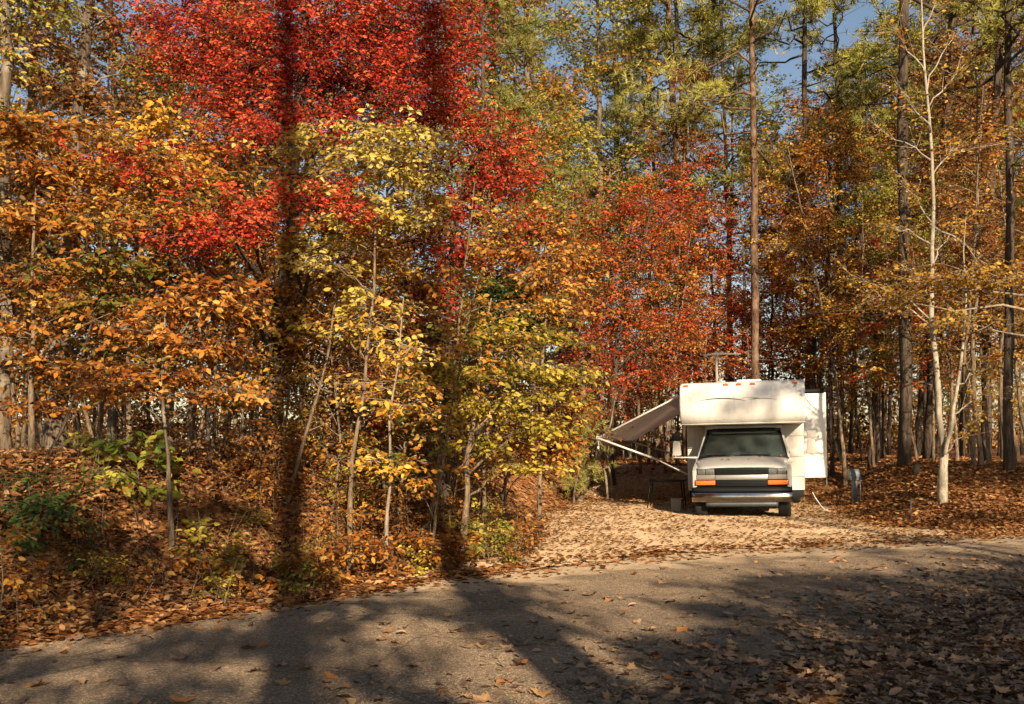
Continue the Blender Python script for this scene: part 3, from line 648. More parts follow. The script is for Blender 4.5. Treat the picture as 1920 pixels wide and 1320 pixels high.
def blob_tree(name, label, cat, path, Y, r0, blobs, leaf, bark, size=.08, nleaf=12, tl=.45, tpl=LEAF, group=None, rtop=.25, world=False, twr=.004, droop=.25, sides=10, flat=None):
    """path: (px, py) points of the stem, lowest first (its height follows the ground), blobs: (px, py, rx, ry, twigs[, dY]) clumps of the crown"""
    if world: pts = [np.array(p, float) for p in path]
    else:
        pts = [W(p[0], p[1], Y + (p[2] if len(p) > 2 else 0)) for p in path]
    pts[0][2] = tz(pts[0][0], pts[0][1]) - .08
    stem = dense(pts, .35, min(.012, r0 * .12)); m = len(stem); ph = rng.random(4) * 6.283; zz_ = np.linspace(0, 1, m) * np.linalg.norm(stem[-1] - stem[0])
    wb = np.stack([np.sin(zz_ * 2.1 + ph[0]) + .6 * np.sin(zz_ * 4.7 + ph[1]), np.sin(zz_ * 2.4 + ph[2]) + .6 * np.sin(zz_ * 5.1 + ph[3])], -1); stem[:, :2] += (wb - wb[:1]) * .022
    tt = np.linspace(0, 1, m); rad = r0 * (1 - (1 - rtop) * tt); rad[0] *= 1.35; rad[1] *= 1.12
    gb, gc = G(), G(); tube(gb, stem, rad, sides, .05)
    for b in blobs:
        if world: c = np.array(b[:3]); rx, ry, rz, n = b[3], b[4], b[5], b[6]
        else:
            dY = b[5] if len(b) > 5 else 0; c = W(b[0], b[1], Y + dY); fl = flat or (.85 if 'maple' in name else .55); rx = b[2] / F * Y * (1.25 - .25 * fl); rz = b[3] / F * Y * fl; ry = max(.45, min(rx, 1.3)); n = b[4]
        n = int(n)
        # limb from the stem to the clump
        dz = np.linalg.norm(stem[:, :2] - c[:2], axis=1) * .7
        k = int(np.argmin(np.abs(stem[:, 2] - (c[2] - dz.clip(0, 1.5))))); k = min(max(k, 1), m - 1)
        L = np.linalg.norm(c - stem[k])
        if L > .15:
            rl = min(rad[k] * .6, .012 + .012 * L); tube(gb, bend(stem[k], c, .06, 6), np.linspace(rl, .006, 6), 5)
        q = np.clip(rng.normal(0, .62, (n, 3)), -1.7, 1.7) * np.array([rx, ry, rz]) + c; toff = rng.normal(0, .10)
        d = q - (stem[k] * .5 + c * .5); d[:, 2] *= .35; d = unit(d) + rng.normal(0, .35, (n, 3)) * [1, 1, .5]
        lf = tl * (.6 + .8 * rng.random(n)); base_ = q - unit(d) * lf[:, None] * .5
        sub = rng.random(n) < .35                          # some side branches back to the limb
        twigs(gb, np.repeat(c[None], sub.sum(), 0) + (base_[sub] - c) * .15, base_[sub], twr * 1.6, twr)
        spray(gc, gb, base_, d, lf, nleaf, size, np.clip(.5 + toff + rng.normal(0, .15, n), .05, .95), droop, tpl, twr)
    root = tree_root(name, pts[0], label, cat, group)
    return finish(root, gb, gc, bark, leaf, pts[0])

def sapling_mesh(h, r0, nbr, blen, size, nleaf, tl, z0=.25, per=4, tpl=LEAF, lean=.12, taper=.2, elev=.35):
    """a slim understorey tree round the origin; returns stem and crown collectors"""
    top = np.array([rng.normal(0, lean) * h, rng.normal(0, lean) * h, h])
    mid = top * .5 + np.array([rng.normal(0, .04) * h, rng.normal(0, .04) * h, 0])
    stem = dense([[0, 0, -.1], mid * .5 + [rng.normal(0, .02) * h, 0, 0], mid, top], .3, .01); m = len(stem)
    gb, gc = G(), G(); rad = r0 * (1 - (1 - taper) * np.linspace(0, 1, m)); rad[0] *= 1.3; tube(gb, stem, rad, 7, .05)
    B, D, LN = [], [], []
    for i in range(nbr):
        f = z0 + (1 - z0) * (i + rng.random()) / nbr; k = min(m - 1, int(f * (m - 1))); az = rng.random() * 6.283
        L = blen * (1.15 - .75 * f) * (.6 + .7 * rng.random()); e = elev + rng.normal(0, .2)
        dr = np.array([math.cos(az) * math.cos(e), math.sin(az) * math.cos(e), math.sin(e)])
        pb = bend(stem[k], stem[k] + dr * L, .08, 6, .08); tube(gb, pb, np.linspace(min(rad[k] * .55, .006 + .009 * L), .003, 6), 4)
        for j in range(per + int(L * 3)):
            u = .25 + .75 * rng.random(); x = u * 5; a_ = int(min(4, x)); p = pb[a_] + (pb[a_ + 1] - pb[a_]) * (x - a_)
            dd = dr + rng.normal(0, .65, 3); dd[2] *= .4; B.append(p); D.append(dd); LN.append(tl * (.5 + .9 * rng.random()))
        B.append(pb[-1]); D.append(dr); LN.append(tl)
    B, D, LN = np.array(B), np.array(D), np.array(LN)
    spray(gc, gb, B, D, LN, nleaf, size, np.clip(.5 + rng.normal(0, .24, len(B)), .02, .98), .3, tpl, .003)
    return gb, gc

def pine_mesh(h, r0, crown0, nlimb, reach, dead=8, tuft=.26, per=26):
    gb, gc = G(), G(); top = np.array([rng.normal(0, .02) * h, rng.normal(0, .02) * h, h])
    stem = dense([[0, 0, -.2], top * .35 + [rng.normal(0, .1), 0, 0], top * .7, top], .9, .02); m = len(stem)
    rad = r0 * (1 - .8 * np.linspace(0, 1, m)); rad[0] *= 1.25; tube(gb, stem, rad, 10, .06)
    def at(f): x = f * (m - 1); a = min(m - 2, int(x)); return stem[a] + (stem[a + 1] - stem[a]) * (x - a), rad[a]
    for i in range(dead):
        p, r = at(.12 + (crown0 / h) * rng.random()); az = rng.random() * 6.283; L = .5 + 1.8 * rng.random()
        tube(gb, bend(p, p + np.array([math.cos(az), math.sin(az), rng.normal(-.05, .25)]) * L, .05, 5, .12), np.linspace(.02, .004, 5), 4)
    T, TD = [], []
    for i in range(nlimb):
        f = crown0 / h + (1 - crown0 / h) * (i + rng.random() * .8) / nlimb; p, r = at(min(.99, f)); az = rng.random() * 6.283
        k = (f - crown0 / h) / (1 - crown0 / h); L = reach * (1.05 - .75 * k) * (.55 + .6 * rng.random()); e = -.05 + .5 * k + rng.normal(0, .15)
        dr = np.array([math.cos(az) * math.cos(e), math.sin(az) * math.cos(e), math.sin(e)])
        pb = bend(p, p + dr * L, .05, 7, .10); tube(gb, pb, np.linspace(min(.05, r * .5), .008, 7), 5)
        A_, B_ = [], []
        for j in range(per):
            u = .3 + .7 * rng.random() ** .7; x = u * 6; a_ = int(min(5, x)); q = pb[a_] + (pb[a_ + 1] - pb[a_]) * (x - a_)
            dd = dr * .6 + rng.normal(0, .6, 3); dd[2] = dd[2] * .45 + .12; e_ = q + dd * (.25 + .45 * rng.random()); A_.append(q); B_.append(e_)
            for w_ in range(3): T.append(q + (e_ - q) * (.45 + .55 * rng.random())); TD.append(dd)
        twigs(gb, A_, B_, .008, .004)
    T, TD = np.array(T), unit(np.array(TD)); K = 12
    d = TD[:, None] * .7 + rv(len(T) * K).reshape(-1, K, 3) * .9; d[..., 2] += .15
    tn = np.clip(np.repeat((.5 + rng.normal(0, .18, len(T)))[:, None], K, 1) + rng.normal(0, .1, (len(T), K)), 0, 1)
    leaves(gc, np.repeat(T[:, None], K, 1).reshape(-1, 3), d.reshape(-1, 3), rv(len(T) * K), tuft * (.7 + .5 * rng.random(len(T) * K)), tn.ravel(), TRI, .085)
    return gb, gc

def hardwood_mesh(h, r0, crown0, nlimb, reach, size=.13, nleaf=9, per=12, tl=.6):
    gb, gc = G(), G(); top = np.array([rng.normal(0, .03) * h, rng.normal(0, .03) * h, h])
    stem = dense([[0, 0, -.2], top * .35 + [rng.normal(0, .12), rng.normal(0, .1), 0], top * .7, top], .8, .03); m = len(stem)
    rad = r0 * (1 - .85 * np.linspace(0, 1, m)); rad[0] *= 1.3; tube(gb, stem, rad, 10, .06)
    B, D, LN = [], [], []
    for i in range(nlimb):
        f = crown0 / h + (1 - crown0 / h) * (i + rng.random()) / nlimb; x = min(.98, f) * (m - 1); a = int(x); p = stem[a]; az = rng.random() * 6.283
        k = (f - crown0 / h) / (1 - crown0 / h); L = reach * (.55 + .9 * k * (1 - k) * 2) * (.6 + .6 * rng.random()); e = .35 + .5 * k + rng.normal(0, .2)
        dr = np.array([math.cos(az) * math.cos(e), math.sin(az) * math.cos(e), math.sin(e)])
        pb = bend(p, p + dr * L, .08, 7, .10); tube(gb, pb, np.linspace(max(.02, rad[a] * .45), .008, 7), 5)
        for j in range(per):
            u = .3 + .7 * rng.random(); x = u * 6; a_ = int(min(5, x)); q = pb[a_] + (pb[a_ + 1] - pb[a_]) * (x - a_)
            s_ = q + rng.normal(0, 1, 3) * [.6, .6, .4] * (.3 + .25 * L * .5)
            twigs(gb, [q], [s_], .009, .005)
            for w_ in range(3):
                B.append(s_ + rng.normal(0, .12, 3)); dd = rng.normal(0, 1, 3); dd[2] *= .4; D.append(dd + dr * .4); LN.append(tl * (.5 + .8 * rng.random()))
    B, D, LN = np.array(B), np.array(D), np.array(LN)
    spray(gc, gb, B, D, LN, nleaf, size, np.clip(.5 + rng.normal(0, .18, len(B)), .05, .95), .25, LEAF2, .004)
    return gb, gc

def proto(fn, bark, *a, **k):
    gb, gc = fn(*a, **k); return gb.mesh('trunk', M[bark], True), gc.mesh('crown', M['rust'])
def plant(pr, name, xy, leaf, label, cat, group=None, s=1.0, rz=None, bark=None, sz=None, tilt=(0, 0)):
    x, y = xy; o = tree_root(name, (x, y, tz(x, y) - .03), label, cat, group)
    o.rotation_euler = (tilt[0], tilt[1], rng.random() * 6.283 if rz is None else rz); o.scale = (s, s, sz or s)
    t = link('trunk', pr[0], o); c = link('crown', pr[1], o); tag(c, kind='stuff')
    c.material_slots[0].link = 'OBJECT'; c.material_slots[0].material = M[leaf]
    if bark: t.material_slots[0].link = 'OBJECT'; t.material_slots[0].material = M[bark]
    return o
def PX(px, Y): return ((px - CX) / F * Y, Y)

# ---- shapes shared by many trees
PINE = [proto(pine_mesh, 'bark_pine', 23, .125, 9, 36, 3.0, 16, .24, 20), proto(pine_mesh, 'bark_pine', 26, .125, 9.5, 36, 3.2, 18, .24, 20), proto(pine_mesh, 'bark_pine', 19, .10, 6.5, 32, 2.4, 12, .22, 20)]
HARD = [proto(hardwood_mesh, 'bark_oak', 19, .13, 6, 30, 3.4, .12, 11, 16), proto(hardwood_mesh, 'bark_oak', 16, .10, 4.5, 28, 3.0, .12, 11, 15), proto(hardwood_mesh, 'bark_oak', 22, .15, 8, 32, 3.8, .12, 11, 16)]
SAP = [proto(sapling_mesh, 'bark_sapling', 4.2, .030, 24, 1.5, .068, 12, .45, .25),
       proto(sapling_mesh, 'bark_sapling', 3.4, .024, 20, 1.3, .070, 12, .42, .25),
       proto(sapling_mesh, 'bark_sapling', 6.6, .045, 30, 1.8, .075, 11, .48, .3, lean=.05),
       proto(sapling_mesh, 'bark_sapling', 2.6, .018, 13, .9, .095, 9, .34, .3),
       proto(sapling_mesh, 'bark_sapling', 8.5, .055, 30, 2.1, .080, 11, .52, .35, lean=.04)]
SHRUB = [proto(sapling_mesh, 'bark_sapling', .8, .009, 9, .42, .085, 7, .22, .1), proto(sapling_mesh, 'bark_sapling', 1.2, .011, 12, .55, .075, 8, .26, .1), proto(sapling_mesh, 'bark_sapling', .5, .007, 8, .35, .10, 6, .18, .1)]

# ---- trees behind the viewpoint: their trunks and crowns throw the long shadows over the road
CAST = [proto(pine_mesh, 'bark_pine', 31, .21, 23, 26, 2.0), proto(pine_mesh, 'bark_pine', 32, .31, 24, 26, 2.2)]
plant(CAST[0], 'pine_tree', (1.45, -7.0), 'needle', 'tall pine behind the viewpoint whose trunk shadow crosses the left of the road', 'pine tree')
plant(CAST[1], 'pine_tree', (3.35, -7.0), 'needle', 'thick tall pine behind the viewpoint whose trunk shadow slants across the road centre', 'pine tree')
blob_tree('maple_tree', 'bushy small tree behind the viewpoint shading the lower right verge', 'tree', [(6.6, -6.6, 0), (6.7, -6.6, 3), (6.9, -6.5, 6.8)], 0, .09,
          [(6.2, -6.8, 5.4, .8, .9, .7, 130), (7.2, -6.4, 5.2, 1.2, .9, 1.0, 190), (8.6, -6.9, 6.4, 1.2, .9, 1.0, 180), (6.6, -6.6, 6.9, 1.0, .8, .5, 110), (5.6, -6.6, 4.4, .9, .8, .6, 130), (9.8, -6.6, 7.0, .9, .8, .6, 90), (4.7, -6.7, 5.1, .4, .5, .25, 40), (5.4, -6.7, 5.4, .4, .5, .3, 60), (7.6, -6.6, 6.4, .8, .7, .5, 130), (9.2, -6.7, 7.2, .8, .6, .4, 80), (8.6, -6.6, 5.4, .9, .7, .6, 90), (6.4, -6.6, 6.2, .7, .6, .4, 80), (10.6, -6.6, 7.6, .8, .6, .4, 60), (4.1, -6.6, 5.5, .35, .4, .2, 50), (3.6, -6.6, 5.0, .4, .4, .18, 44), (4.9, -6.6, 5.9, .4, .4, .2, 50), (5.2, -6.7, 6.5, .3, .4, .15, 30)], 'rust', 'bark_oak', .14, 13, .5, world=True)
blob_tree('maple_tree', 'slim small tree behind the viewpoint dappling the middle of the road', 'tree', [(2.0, -6.2, 0), (2.1, -6.3, 3), (2.3, -6.4, 6.6)], 0, .05,
          [(1.9, -6.6, 6.7, .7, .6, .16, 44), (3.1, -6.4, 6.25, .6, .6, .13, 36), (1.0, -6.4, 5.9, .8, .6, .22, 60), (2.3, -6.3, 4.8, 1.0, .6, .25, 70), (4.2, -6.5, 5.7, .4, .6, .18, 24), (1.6, -6.4, 5.35, .5, .5, .12, 26), (3.3, -6.5, 7.0, .4, .5, .10, 20)], 'orange', 'bark_oak', .13, 13, .5, world=True)
blob_tree('maple_tree', 'spreading small tree behind the viewpoint shading the left bank', 'tree', [(-1.4, -6.2, 0), (-1.3, -6.3, 3), (-1.0, -6.4, 7.2)], 0, .07,
          [(-.6, -6.5, 6.9, .7, .7, .4, 80), (-1.9, -6.4, 7.4, .7, .7, .5, 90), (-1.2, -6.4, 5.7, .9, .7, .45, 100), (.3, -6.5, 8.1, .5, .6, .25, 36), (-2.8, -6.4, 6.6, .8, .7, .7, 100), (.1, -6.4, 5.1, .7, .6, .25, 50), (.6, -6.4, 7.1, .6, .5, .12, 26), (-.9, -6.5, 8.6, .5, .5, .25, 30)], 'orange', 'bark_oak', .13, 13, .5, world=True)
blob_tree('oak_tree', 'large oak behind the viewpoint shading the woods right of the motorhome', 'oak tree', [(17, -7, 0), (17.1, -7, 6), (17.3, -7, 10), (17, -7, 14.2)], 0, .24,
          [(16.2, -7, 12.8, 1.6, 1.6, .8, 150), (18.8, -7, 13.0, 1.8, 1.6, .9, 180), (17.4, -7, 14.0, 1.8, 1.6, .7, 130), (20.6, -7, 13.4, 1.7, 1.6, 1.0, 130), (14.9, -7, 12.2, .9, .9, .3, 30)], 'olive', 'bark_oak', .18, 12, .7, world=True)
blob_tree('oak_tree', 'loose-crowned oak behind the viewpoint dappling the motorhome front', 'oak tree', [(11.2, -8, 0), (11.1, -8, 6), (11.0, -8, 12), (10.8, -8, 18)], 0, .15,
          [(9.6, -8, 14.75, .7, .8, .14, 16), (10.6, -8, 14.0, .5, .7, .14, 14), (11.7, -8, 14.3, .5, .6, .4, 26), (10.2, -8, 16.2, 1.2, 1, .4, 36), (12.0, -8, 16.4, 1.2, 1, .5, 40), (11.7, -8, 13.2, .45, .5, .3, 18), (9.3, -8, 13.4, .5, .6, .25, 20), (12.6, -8, 11.6, .9, .6, .18, 26), (13.6, -8, 10.9, .9, .6, .15, 26), (11.4, -8, 9.6, .9, .6, .12, 22), (9.8, -8, 9.0, .8, .6, .10, 18)], 'gold', 'bark_oak', .15, 11, .55, world=True)

# ---- the big trees of the left bank, drawn from the photograph
blob_tree('maple_tree', 'big scarlet maple with a dark forked trunk above the left bank', 'maple tree',
          [(503, 850), (520, 720), (538, 560), (545, 430), (556, 300), (570, 150), (575, -40), (570, -260)], 13.2, .125,
          [(340, 20, 70, 60, 90), (430, 60, 80, 60, 120), (530, 40, 90, 70, 150), (640, 30, 90, 60, 150), (740, 50, 80, 60, 130), (820, 30, 60, 50, 80), (380, 120, 70, 45, 90), (480, 150, 80, 50, 120), (590, 130, 90, 55, 140), (700, 130, 80, 50, 120), (790, 130, 70, 55, 100), (850, 90, 40, 60, 50),
           (420, 200, 70, 35, 70), (520, 220, 70, 30, 70), (640, 205, 60, 35, 60), (800, 215, 70, 45, 80), (860, 200, 40, 40, 40), (330, 90, 50, 30, 30), (300, 40, 40, 30, 24),
           (430, 430, 70, 36, 60, -2.2), (470, 395, 60, 30, 40, -2.2), (590, 370, 60, 30, 46, -2.0), (630, 395, 50, 25, 30, -2), (350, 440, 60, 25, 34, -2.2), (240, 285, 70, 18, 26, -1.8), (330, 330, 50, 20, 20, -1.8), (760, 170, 60, 30, 40, -.8), (480, 250, 90, 30, 50, -1), (620, 235, 80, 20, 36, -1),
           (560, -80, 140, 60, 120), (400, -70, 110, 60, 90), (720, -70, 120, 60, 100), (560, -180, 150, 60, 80)], 'red', 'bark_dark', .052, 20, .42, LEAF)
blob_tree('maple_tree', 'slender crimson maple in shadow right of the big scarlet maple', 'maple tree',
          [(830, 900), (838, 700), (845, 500), (880, 330), (930, 200)], 14.2, .06,
          [(930, 270, 60, 50, 80), (960, 330, 45, 45, 60), (900, 340, 50, 40, 50), (860, 390, 50, 40, 50), (830, 460, 55, 50, 60), (880, 480, 45, 40, 40), (820, 560, 50, 40, 40), (800, 310, 40, 35, 30), (770, 600, 50, 40, 30), (700, 700, 50, 30, 26), (720, 800, 50, 26, 26), (980, 420, 40, 30, 26)], 'red', 'bark_dark', .062, 14, .4)
blob_tree('maple_tree', 'orange-red maple with thin dark leaning stems left of the motorhome', 'maple tree',
          [(1150, 880), (1148, 760), (1163, 620), (1190, 520), (1215, 430), (1235, 330)], 27, .075,
          [(1130, 390, 60, 40, 60), (1200, 370, 60, 40, 70), (1270, 400, 60, 50, 70), (1120, 470, 60, 40, 60), (1180, 460, 50, 35, 40), (1110, 560, 50, 40, 40), (1190, 600, 60, 45, 60), (1250, 630, 55, 45, 60), (1150, 680, 50, 40, 44), (1230, 700, 70, 40, 60), (1300, 590, 40, 40, 40), (1240, 480, 40, 30, 24), (1170, 545, 40, 24, 20), (1100, 640, 40, 40, 30)], 'redorange', 'bark_dark', .085, 14, .55)
blob_tree('maple_tree', 'scarlet maple rising directly behind the motorhome roof', 'maple tree',
          [(1345, 850), (1340, 700), (1335, 560), (1325, 430), (1310, 330)], 31, .08,
          [(1320, 400, 50, 40, 50), (1360, 470, 45, 40, 44), (1300, 480, 40, 30, 30), (1350, 590, 50, 35, 50), (1300, 680, 60, 40, 60), (1380, 670, 60, 40, 60), (1340, 640, 60, 30, 44), (1400, 560, 30, 40, 24), (1280, 360, 40, 24, 22)], 'redorange', 'bark_dark', .09, 14, .6)
blob_tree('oak_tree', 'pale lit leaning oak trunk behind the thicket at far left', 'oak tree',
          [(102, 866), (110, 780), (118, 640), (140, 400), (158, 180), (166, 0), (170, -200)], 13.6, .155,
          [(60, 60, 80, 50, 44), (210, 30, 60, 40, 26), (90, 160, 90, 50, 50), (230, 200, 60, 40, 34), (60, 250, 70, 40, 40), (260, 120, 50, 30, 20), (120, -80, 150, 70, 80), (40, 340, 60, 30, 26)], 'rust', 'bark_oak', .08, 12, .42)
blob_tree('oak_tree', 'thick grey oak trunk cut by the left edge of the picture', 'oak tree',
          [(8, 900), (9, 600), (8, 300), (6, 0), (6, -250)], 12.6, .09, [(10, 90, 50, 60, 24), (30, -60, 90, 60, 40), (50, 20, 60, 40, 24), (20, 200, 50, 30, 16)], 'olive', 'bark_oak', .08, 12, .42, rtop=.7)
blob_tree('hardwood_tree', 'grey-brown straight trunk standing in the thicket left of the scarlet maple', 'tree',
          [(312, 850), (318, 760), (330, 640), (344, 520), (352, 400), (360, 250)], 13.9, .085, [(330, 330, 80, 40, 40), (400, 300, 70, 40, 36), (300, 400, 70, 40, 36), (380, 250, 60, 30, 24)], 'orange', 'bark_oak', .08, 12, .42)
blob_tree('sapling', 'yellow-leaved sapling lit bright beneath the scarlet maple', 'sapling',
          [(655, 1050), (652, 930), (662, 800), (690, 620), (700, 480), (705, 330), (715, 240)], 11.4, .03,
          [(610, 275, 80, 13, 26), (720, 245, 90, 12, 28), (770, 275, 70, 14, 24), (670, 300, 90, 12, 26), (740, 320, 80, 13, 24), (600, 335, 70, 12, 20), (650, 365, 80, 12, 18), (610, 430, 60, 14, 20), (690, 410, 70, 13, 18), (620, 495, 60, 14, 20), (570, 455, 60, 12, 12), (760, 400, 50, 13, 14), (700, 560, 80, 20, 16), (640, 620, 70, 20, 12)], 'yellow', 'bark_sapling', .075, 13, .40)
blob_tree('sapling', 'pale thin sapling with bare twiggy branches on the lit bank', 'sapling',
          [(722, 1032), (728, 960), (733, 880), (738, 780), (748, 690), (760, 560)], 11.2, .024,
          [(690, 860, 26, 20, 10), (745, 870, 20, 16, 8), (760, 760, 60, 30, 18), (700, 720, 60, 30, 14), (770, 650, 50, 26, 14), (690, 600, 70, 30, 14)], 'gold', 'bark_beech', .08, 8, .4)
blob_tree('sapling', 'yellow-green sapling overhanging the bank end near the driveway', 'sapling',
          [(866, 1005), (868, 930), (872, 860), (890, 760), (905, 640), (915, 560)], 13.0, .045,
          [(930, 700, 70, 24, 34), (1000, 690, 70, 22, 34), (1060, 705, 40, 20, 18), (900, 760, 70, 24, 28), (970, 745, 70, 20, 28), (890, 830, 50, 20, 18), (1000, 800, 50, 30, 30), (860, 690, 40, 30, 24), (940, 620, 50, 30, 30), (1010, 630, 60, 26, 36), (980, 870, 40, 14, 12)], 'yellowgreen', 'bark_sapling', .085, 12, .42)
blob_tree('sapling', 'orange-gold sapling with big leaves beside the awning', 'sapling',
          [(1010, 940), (1012, 870), (1005, 780), (1020, 640), (1030, 500)], 14.2, .04,
          [(980, 830, 45, 26, 36), (1020, 800, 50, 30, 44), (1050, 830, 30, 26, 24), (1030, 860, 40, 24, 26), (1060, 760, 30, 26, 18), (1010, 520, 50, 34, 44), (1060, 480, 50, 34, 44), (1040, 570, 50, 30, 34), (970, 470, 40, 30, 28), (1020, 420, 50, 30, 30)], 'orange', 'bark_sapling', .085, 11, .42)
blob_tree('sapling', 'dark green sapling in a shady hollow of the thicket', 'sapling',
          [(905, 930), (900, 760), (893, 640), (905, 540)], 14.6, .035, [(920, 560, 40, 30, 36), (950, 540, 36, 26, 28), (900, 610, 40, 40, 40), (940, 620, 40, 40, 40), (970, 590, 40, 30, 26), (890, 680, 30, 30, 20)], 'green', 'bark_sapling', .09, 12, .4)
blob_tree('sapling', 'small knobbly sapling rooted at the road edge on the left bank', 'sapling',
          [(322, 1108), (324, 1060), (321, 1000), (322, 930), (318, 860), (300, 740), (310, 560)], 10.15, .042,
          [(340, 1040, 26, 16, 8), (390, 1050, 40, 16, 14), (300, 700, 90, 40, 44), (380, 640, 80, 40, 40), (250, 620, 80, 40, 40), (340, 560, 80, 40, 40), (420, 580, 60, 30, 26), (210, 720, 70, 36, 30), (420, 730, 60, 30, 24), (440, 540, 50, 26, 24)], 'orange', 'bark_oak', .08, 11, .42)
blob_tree('sapling', 'thin dark sapling leaning right over the left bank', 'sapling',
          [(70, 900), (95, 840), (125, 760), (160, 640), (185, 540), (190, 430)], 10.8, .022,
          [(190, 560, 60, 30, 20), (150, 500, 70, 34, 26), (220, 480, 60, 30, 22), (180, 420, 60, 30, 22)], 'mixed', 'bark_dark', .085, 10, .4)
blob_tree('sapling', 'peach-gold sapling in front of the dark gap at upper left', 'sapling',
          [(236, 880), (240, 700), (262, 480), (280, 330), (285, 210)], 12.0, .035,
          [(290, 220, 45, 30, 26), (250, 260, 50, 26, 24), (300, 290, 50, 26, 26), (340, 330, 60, 30, 34), (230, 340, 60, 28, 30), (270, 390, 70, 30, 34), (180, 300, 50, 24, 18), (330, 400, 60, 26, 24)], 'gold', 'bark_sapling', .085, 10, .42)
blob_tree('sapling', 'golden-orange sapling low against the left picture edge', 'sapling',
          [(60, 900), (58, 700), (66, 480), (70, 300)], 11.6, .035,
          [(40, 250, 60, 26, 30), (100, 240, 60, 24, 28), (60, 320, 70, 30, 36), (130, 330, 60, 28, 28), (40, 400, 60, 30, 32), (110, 420, 70, 30, 34), (150, 380, 50, 26, 22), (60, 520, 70, 34, 34), (130, 560, 60, 30, 26), (30, 620, 60, 34, 26), (100, 680, 60, 34, 24), (40, 760, 60, 34, 22)], 'orange', 'bark_sapling', .085, 11, .42)

# forked pale tree on the right mound
def fork():
    Y = 18.6; base = W(1768, 940, Y); base[2] = tz(base[0], base[1]) - .05
    gb, gc = G(), G()
    low = [base] + [W(a, b, Y) for a, b in ((1768, 900), (1770, 850))]
    L_ = [W(a, b, Y) for a, b in ((1770, 852), (1762, 780), (1758, 700), (1746, 600), (1748, 500), (1750, 380), (1745, 260), (1738, 170), (1730, 60), (1726, -60))]
    R_ = [W(a, b, Y - .15) for a, b in ((1771, 852), (1783, 800), (1795, 720), (1806, 640), (1812, 560), (1806, 470), (1812, 390))]
    s = dense(low, .2, .003); tube(gb, s, np.linspace(.10, .075, len(s)), 12, .05)
    s = dense(L_, .3, .006); rl = np.linspace(.058, .012, len(s)); tube(gb, s, rl, 10, .03); SL = s
    s = dense(R_, .3, .006); tube(gb, s, np.linspace(.042, .005, len(s)), 8, .03)
    B, D, LN = [], [], []
    br = [((1746, 560), (1700, 500)), ((1748, 500), (1800, 420)), ((1750, 420), (1690, 330)), ((1748, 330), (1800, 270)), ((1745, 250), (1690, 170)), ((1742, 200), (1810, 120)), ((1738, 170), (1790, 60)), ((1736, 140), (1680, 60)), ((1730, 60), (1770, -20)), ((1745, 610), (1640, 560)), ((1795, 720), (1850, 690)), ((1785, 780), (1840, 740)), ((1750, 460), (1660, 420)), ((1745, 300), (1650, 250)), ((1770, 850), (1830, 790)), ((1745, 600), (1600, 520)), ((1744, 420), (1880, 520))]
    for a, b in br:
        p, q = W(*a, Y), W(*b, Y + rng.normal(0, .5)); pb = bend(p, q, .05, 7, .06); tube(gb, pb, np.linspace(.018, .004, 7), 5)
        for j in range(14):
            k = rng.integers(2, 7); d = unit(q - p) + rng.normal(0, .5, 3); B.append(pb[k]); D.append(d); LN.append(.3 + .4 * rng.random())
    B, D, LN = np.array(B), np.array(D), np.array(LN); spray(gc, gb, B, D, LN, 7, .08, np.clip(.55 + rng.normal(0, .15, len(B)), 0, 1), .2, LEAF, .004)
    finish(tree_root('birch_tree', base, 'pale smooth-barked forked tree on the leaf mound at right', 'tree'), gb, gc, 'bark_pale', 'gold', base)
fork()
blob_tree('beech_tree', 'golden beech whose long low sprays reach in from the right edge', 'beech tree', [(11.6, 17.2, 0), (11.5, 17.2, 2.5), (11.3, 17.1, 6), (11.2, 17, 10)], 0, .10,
          [(9.2, 16.8, 4.4, .8, .5, .16, 44), (8.0, 16.9, 4.3, .8, .5, .16, 60), (7.1, 17.0, 4.2, .6, .5, .16, 50), (6.5, 17.0, 3.95, .4, .4, .10, 24), (7.6, 17.0, 3.6, .5, .4, .10, 26), (9.0, 16.6, 5.4, .8, .5, .2, 26), (10.2, 16.8, 5.0, .7, .5, .3, 26), (10.0, 16.8, 3.8, .6, .5, .2, 16), (10.4, 17, 6.6, 1, .8, .4, 36), (8.6, 16.8, 6.6, .8, .6, .2, 18), (11.4, 17, 8, 1.2, 1, .8, 60)], 'gold', 'bark_beech', .085, 10, .42, world=True)
# leaning pale double trunk and thin poles under the awning end
def lean():
    gb, gc = G(), G(); Y = 24.2; base = W(1085, 937, Y); base[2] = tz(base[0], base[1]) - .05
    tube(gb, dense([base, W(1098, 905, Y), W(1113, 870, Y), W(1131, 838, Y), W(1146, 790, Y + .2), W(1156, 730, Y + .4)], .3, .004), np.linspace(.08, .008, len(dense([base, W(1098, 905, Y), W(1113, 870, Y), W(1131, 838, Y), W(1146, 790, Y + .2), W(1156, 730, Y + .4)], .3, .004))), 9, .04)
    tube(gb, bend(W(1094, 905, Y), W(1102, 850, Y), .0, 5), np.linspace(.05, .03, 5), 7)
    n = 26; B = np.stack([W(1150 + rng.normal(0, 30), 730 + rng.normal(0, 35), Y + rng.normal(.3, .4)) for _ in range(n)]); spray(gc, gb, B, rv(n), np.full(n, .5), 11, .09, .5 + rng.normal(0, .15, n))
    finish(tree_root('hardwood_tree', base, 'pale trunk leaning sharply right under the awning end', 'tree'), gb, gc, 'bark_beech', 'redorange', base)
lean()
